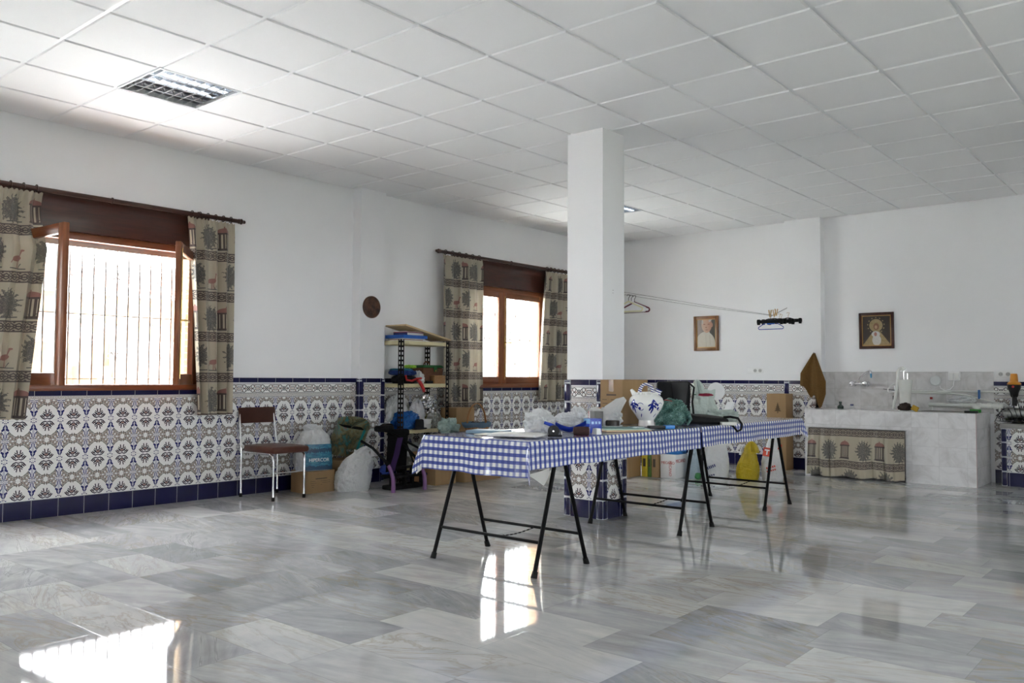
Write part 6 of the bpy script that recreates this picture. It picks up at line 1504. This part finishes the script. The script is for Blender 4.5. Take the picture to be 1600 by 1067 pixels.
# tiled plinth with the pressure pump
PX0, PY0, PH = 5.245, 10.22, 0.655
mb = MB(); mb.b2(PX0, 6.3, PY0, YB - TT, 0, PH - 0.05); mb.wall_uv(0.2, 5.31)
o = mb.build('tiled_plinth', [M_dado], smooth=False); tag(o, 'low tiled plinth right of the sink, carrying the water pump', 'plinth')
MB().b2(PX0 - 0.012, 6.3, PY0 - 0.012, YB - TT, PH - 0.05, PH, bev=0.003).build('slab', plain('grey_stone_slab', (0.30, 0.295, 0.285), 0.6), o)
mb = MB(); corner(mb, PX0 + 0.02, PY0 + 0.02, 0.028, PH - 0.052); mb.build('corner_strip', [M_navy, M_joint], o)
M_orange = plain('orange_plastic', (0.55, 0.22, 0.015), 0.35)
t = thing('water_pump', 'electric water pump with an orange fan cover on the tiled plinth', 'water pump', (5.45, 10.34, PH + 0.001), -0.35)
mb = MB(); mb.cyl((-0.16, 0, 0.10), (0.02, 0, 0.10), 0.062, n=28); mb.cyl((-0.19, 0, 0.10), (-0.155, 0, 0.10), 0.078, n=28); mb.cyl((-0.23, 0, 0.10), (-0.19, 0, 0.10), 0.030, n=18); mb.build('motor_body', M_steel, t)
mb = MB(); mb.lathe([(0.066, 0), (0.085, 0.01), (0.085, 0.12), (0.07, 0.14), (0, 0.14)], (0.02, 0, 0.10), 28, Matrix.Rotation(PI / 2, 4, 'Y')); mb.build('fan_cover', M_orange, t)
mb = MB(); mb.b2(-0.12, 0.10, -0.05, 0.05, 0, 0.018, bev=0.003); mb.b2(-0.10, -0.07, -0.04, 0.04, 0.01, 0.06); mb.b2(0.05, 0.08, -0.04, 0.04, 0.01, 0.06); mb.build('foot', M_dark, t)
t = thing('pressure_switch', 'black pressure controller with an orange cap above the water pump', 'pressure controller', (5.345, 10.36, PH + 0.185))
MB().lathe([(0, 0), (0.024, 0), (0.024, 0.09), (0.035, 0.10), (0.042, 0.14), (0.062, 0.19), (0.066, 0.225), (0.05, 0.232), (0, 0.232)], n=28).build('body', M_dark, t)
MB().lathe([(0.064, 0.226), (0.068, 0.235), (0.055, 0.25), (0.040, 0.258), (0.034, 0.33), (0.030, 0.342), (0, 0.344)], n=28).build('cap', M_orange, t)
MB().cyl((0, -0.068, 0.205), (0, -0.056, 0.203), 0.012, n=16).build('red_button', M_redp, t)
mb = MB(); mb.tube([(0.02, -0.03, 0.10), (0.05, -0.06, 0.0), (0.07, -0.08, -0.10), (0.10, -0.09, -0.15)], 0.0042, 8); mb.tube([(-0.01, -0.04, 0.12), (0.0, -0.06, 0.0), (0.04, -0.08, -0.12), (0.02, -0.09, -0.163)], 0.0042, 8); mb.tube([(0.02, -0.10, -0.163), (-0.11, -0.10, -0.163), (-0.165, -0.11, -0.16), (-0.13, -0.09, -0.08), (-0.09, -0.08, -0.03), (-0.05, -0.07, -0.02), (-0.02, -0.06, -0.08), (-0.01, -0.08, -0.15)], 0.0042, 8); mb.build('cable', M_dark, t)
# ------------------------------------------------------------ daylight and camera
w = bpy.data.worlds.new('daylight'); sc.world = w; w.use_nodes = True
bg = w.node_tree.nodes['Background']; bg.inputs[0].default_value = (0.95, 0.97, 1.0, 1); bg.inputs[1].default_value = SKY
def portal(name, loc, rot, sx, sy):
    l = bpy.data.lights.new(name, 'AREA'); l.shape = 'RECTANGLE'; l.size = sx; l.size_y = sy; l.cycles.is_portal = True
    o = bpy.data.objects.new(name, l); COL.objects.link(o); o.location = loc; o.rotation_euler = rot
for W in (W3, W4): portal('daylight_portal', (-0.29, (W[0] + W[1]) / 2, 1.225), (0, -PI / 2, 0), 2.45, W[1] - W[0])
for W in (W1, W2): portal('daylight_portal', (-0.29, (W[0] + W[1]) / 2, (WZ[0] + WZ[1]) / 2), (0, -PI / 2, 0), WZ[1] - WZ[0], W[1] - W[0])
for a, b in RW: portal('daylight_portal', (XR + 0.29, (a + b) / 2, (WZ[0] + WZ[1]) / 2), (0, PI / 2, 0), WZ[1] - WZ[0], b - a)
for a, b in DOORS: portal('daylight_portal', ((a + b) / 2, YR - 0.29, DH / 2), (PI / 2, 0, 0), b - a, DH)
if SUN:
    l = bpy.data.lights.new('sun', 'SUN'); l.energy = SUN; l.angle = 0.01; l.color = (1.0, 0.97, 0.93)
    o = bpy.data.objects.new('sun', l); COL.objects.link(o); o.rotation_euler = Vector((0.10, 0.55, 0.83)).to_track_quat('Z', 'Y').to_euler()

yaw, pitch, roll = -0.7002712, 0.0437166, 0.0054142
cy, sy = math.cos(yaw), math.sin(yaw)
r = Vector((cy, -sy, 0)); f0 = Vector((sy, cy, 0)); up = Vector((0, 0, 1))
d = f0 * math.cos(pitch) + up * math.sin(pitch); u = up * math.cos(pitch) - f0 * math.sin(pitch)
r2 = r * math.cos(roll) + u * math.sin(roll); u2 = u * math.cos(roll) - r * math.sin(roll)
M = Matrix((r2, u2, -d)).transposed().to_4x4(); M.translation = Vector((7.07699, 0.0, 1.10155))
cd = bpy.data.cameras.new('camera'); cam = bpy.data.objects.new('camera', cd); COL.objects.link(cam)
cam.matrix_world = M; cd.sensor_width = 36.0; cd.sensor_fit = 'HORIZONTAL'; cd.lens = 1324.03 / 1600 * 36.0; cd.clip_start = 0.05; cd.clip_end = 200
sc.camera = cam
vs = sc.view_settings; vs.view_transform = 'Standard'; vs.look = 'None'; vs.gamma = 1.0; vs.use_curve_mapping = False; vs.exposure = EXPO
c = sc.cycles; c.use_denoising = True; c.max_bounces = 14; c.diffuse_bounces = 7; c.glossy_bounces = 5; c.transmission_bounces = 8; c.transparent_max_bounces = 16; c.sample_clamp_indirect = 8.0; c.caustics_reflective = False; c.caustics_refractive = False
try: c.denoiser = 'OPENIMAGEDENOISE'
except Exception: pass
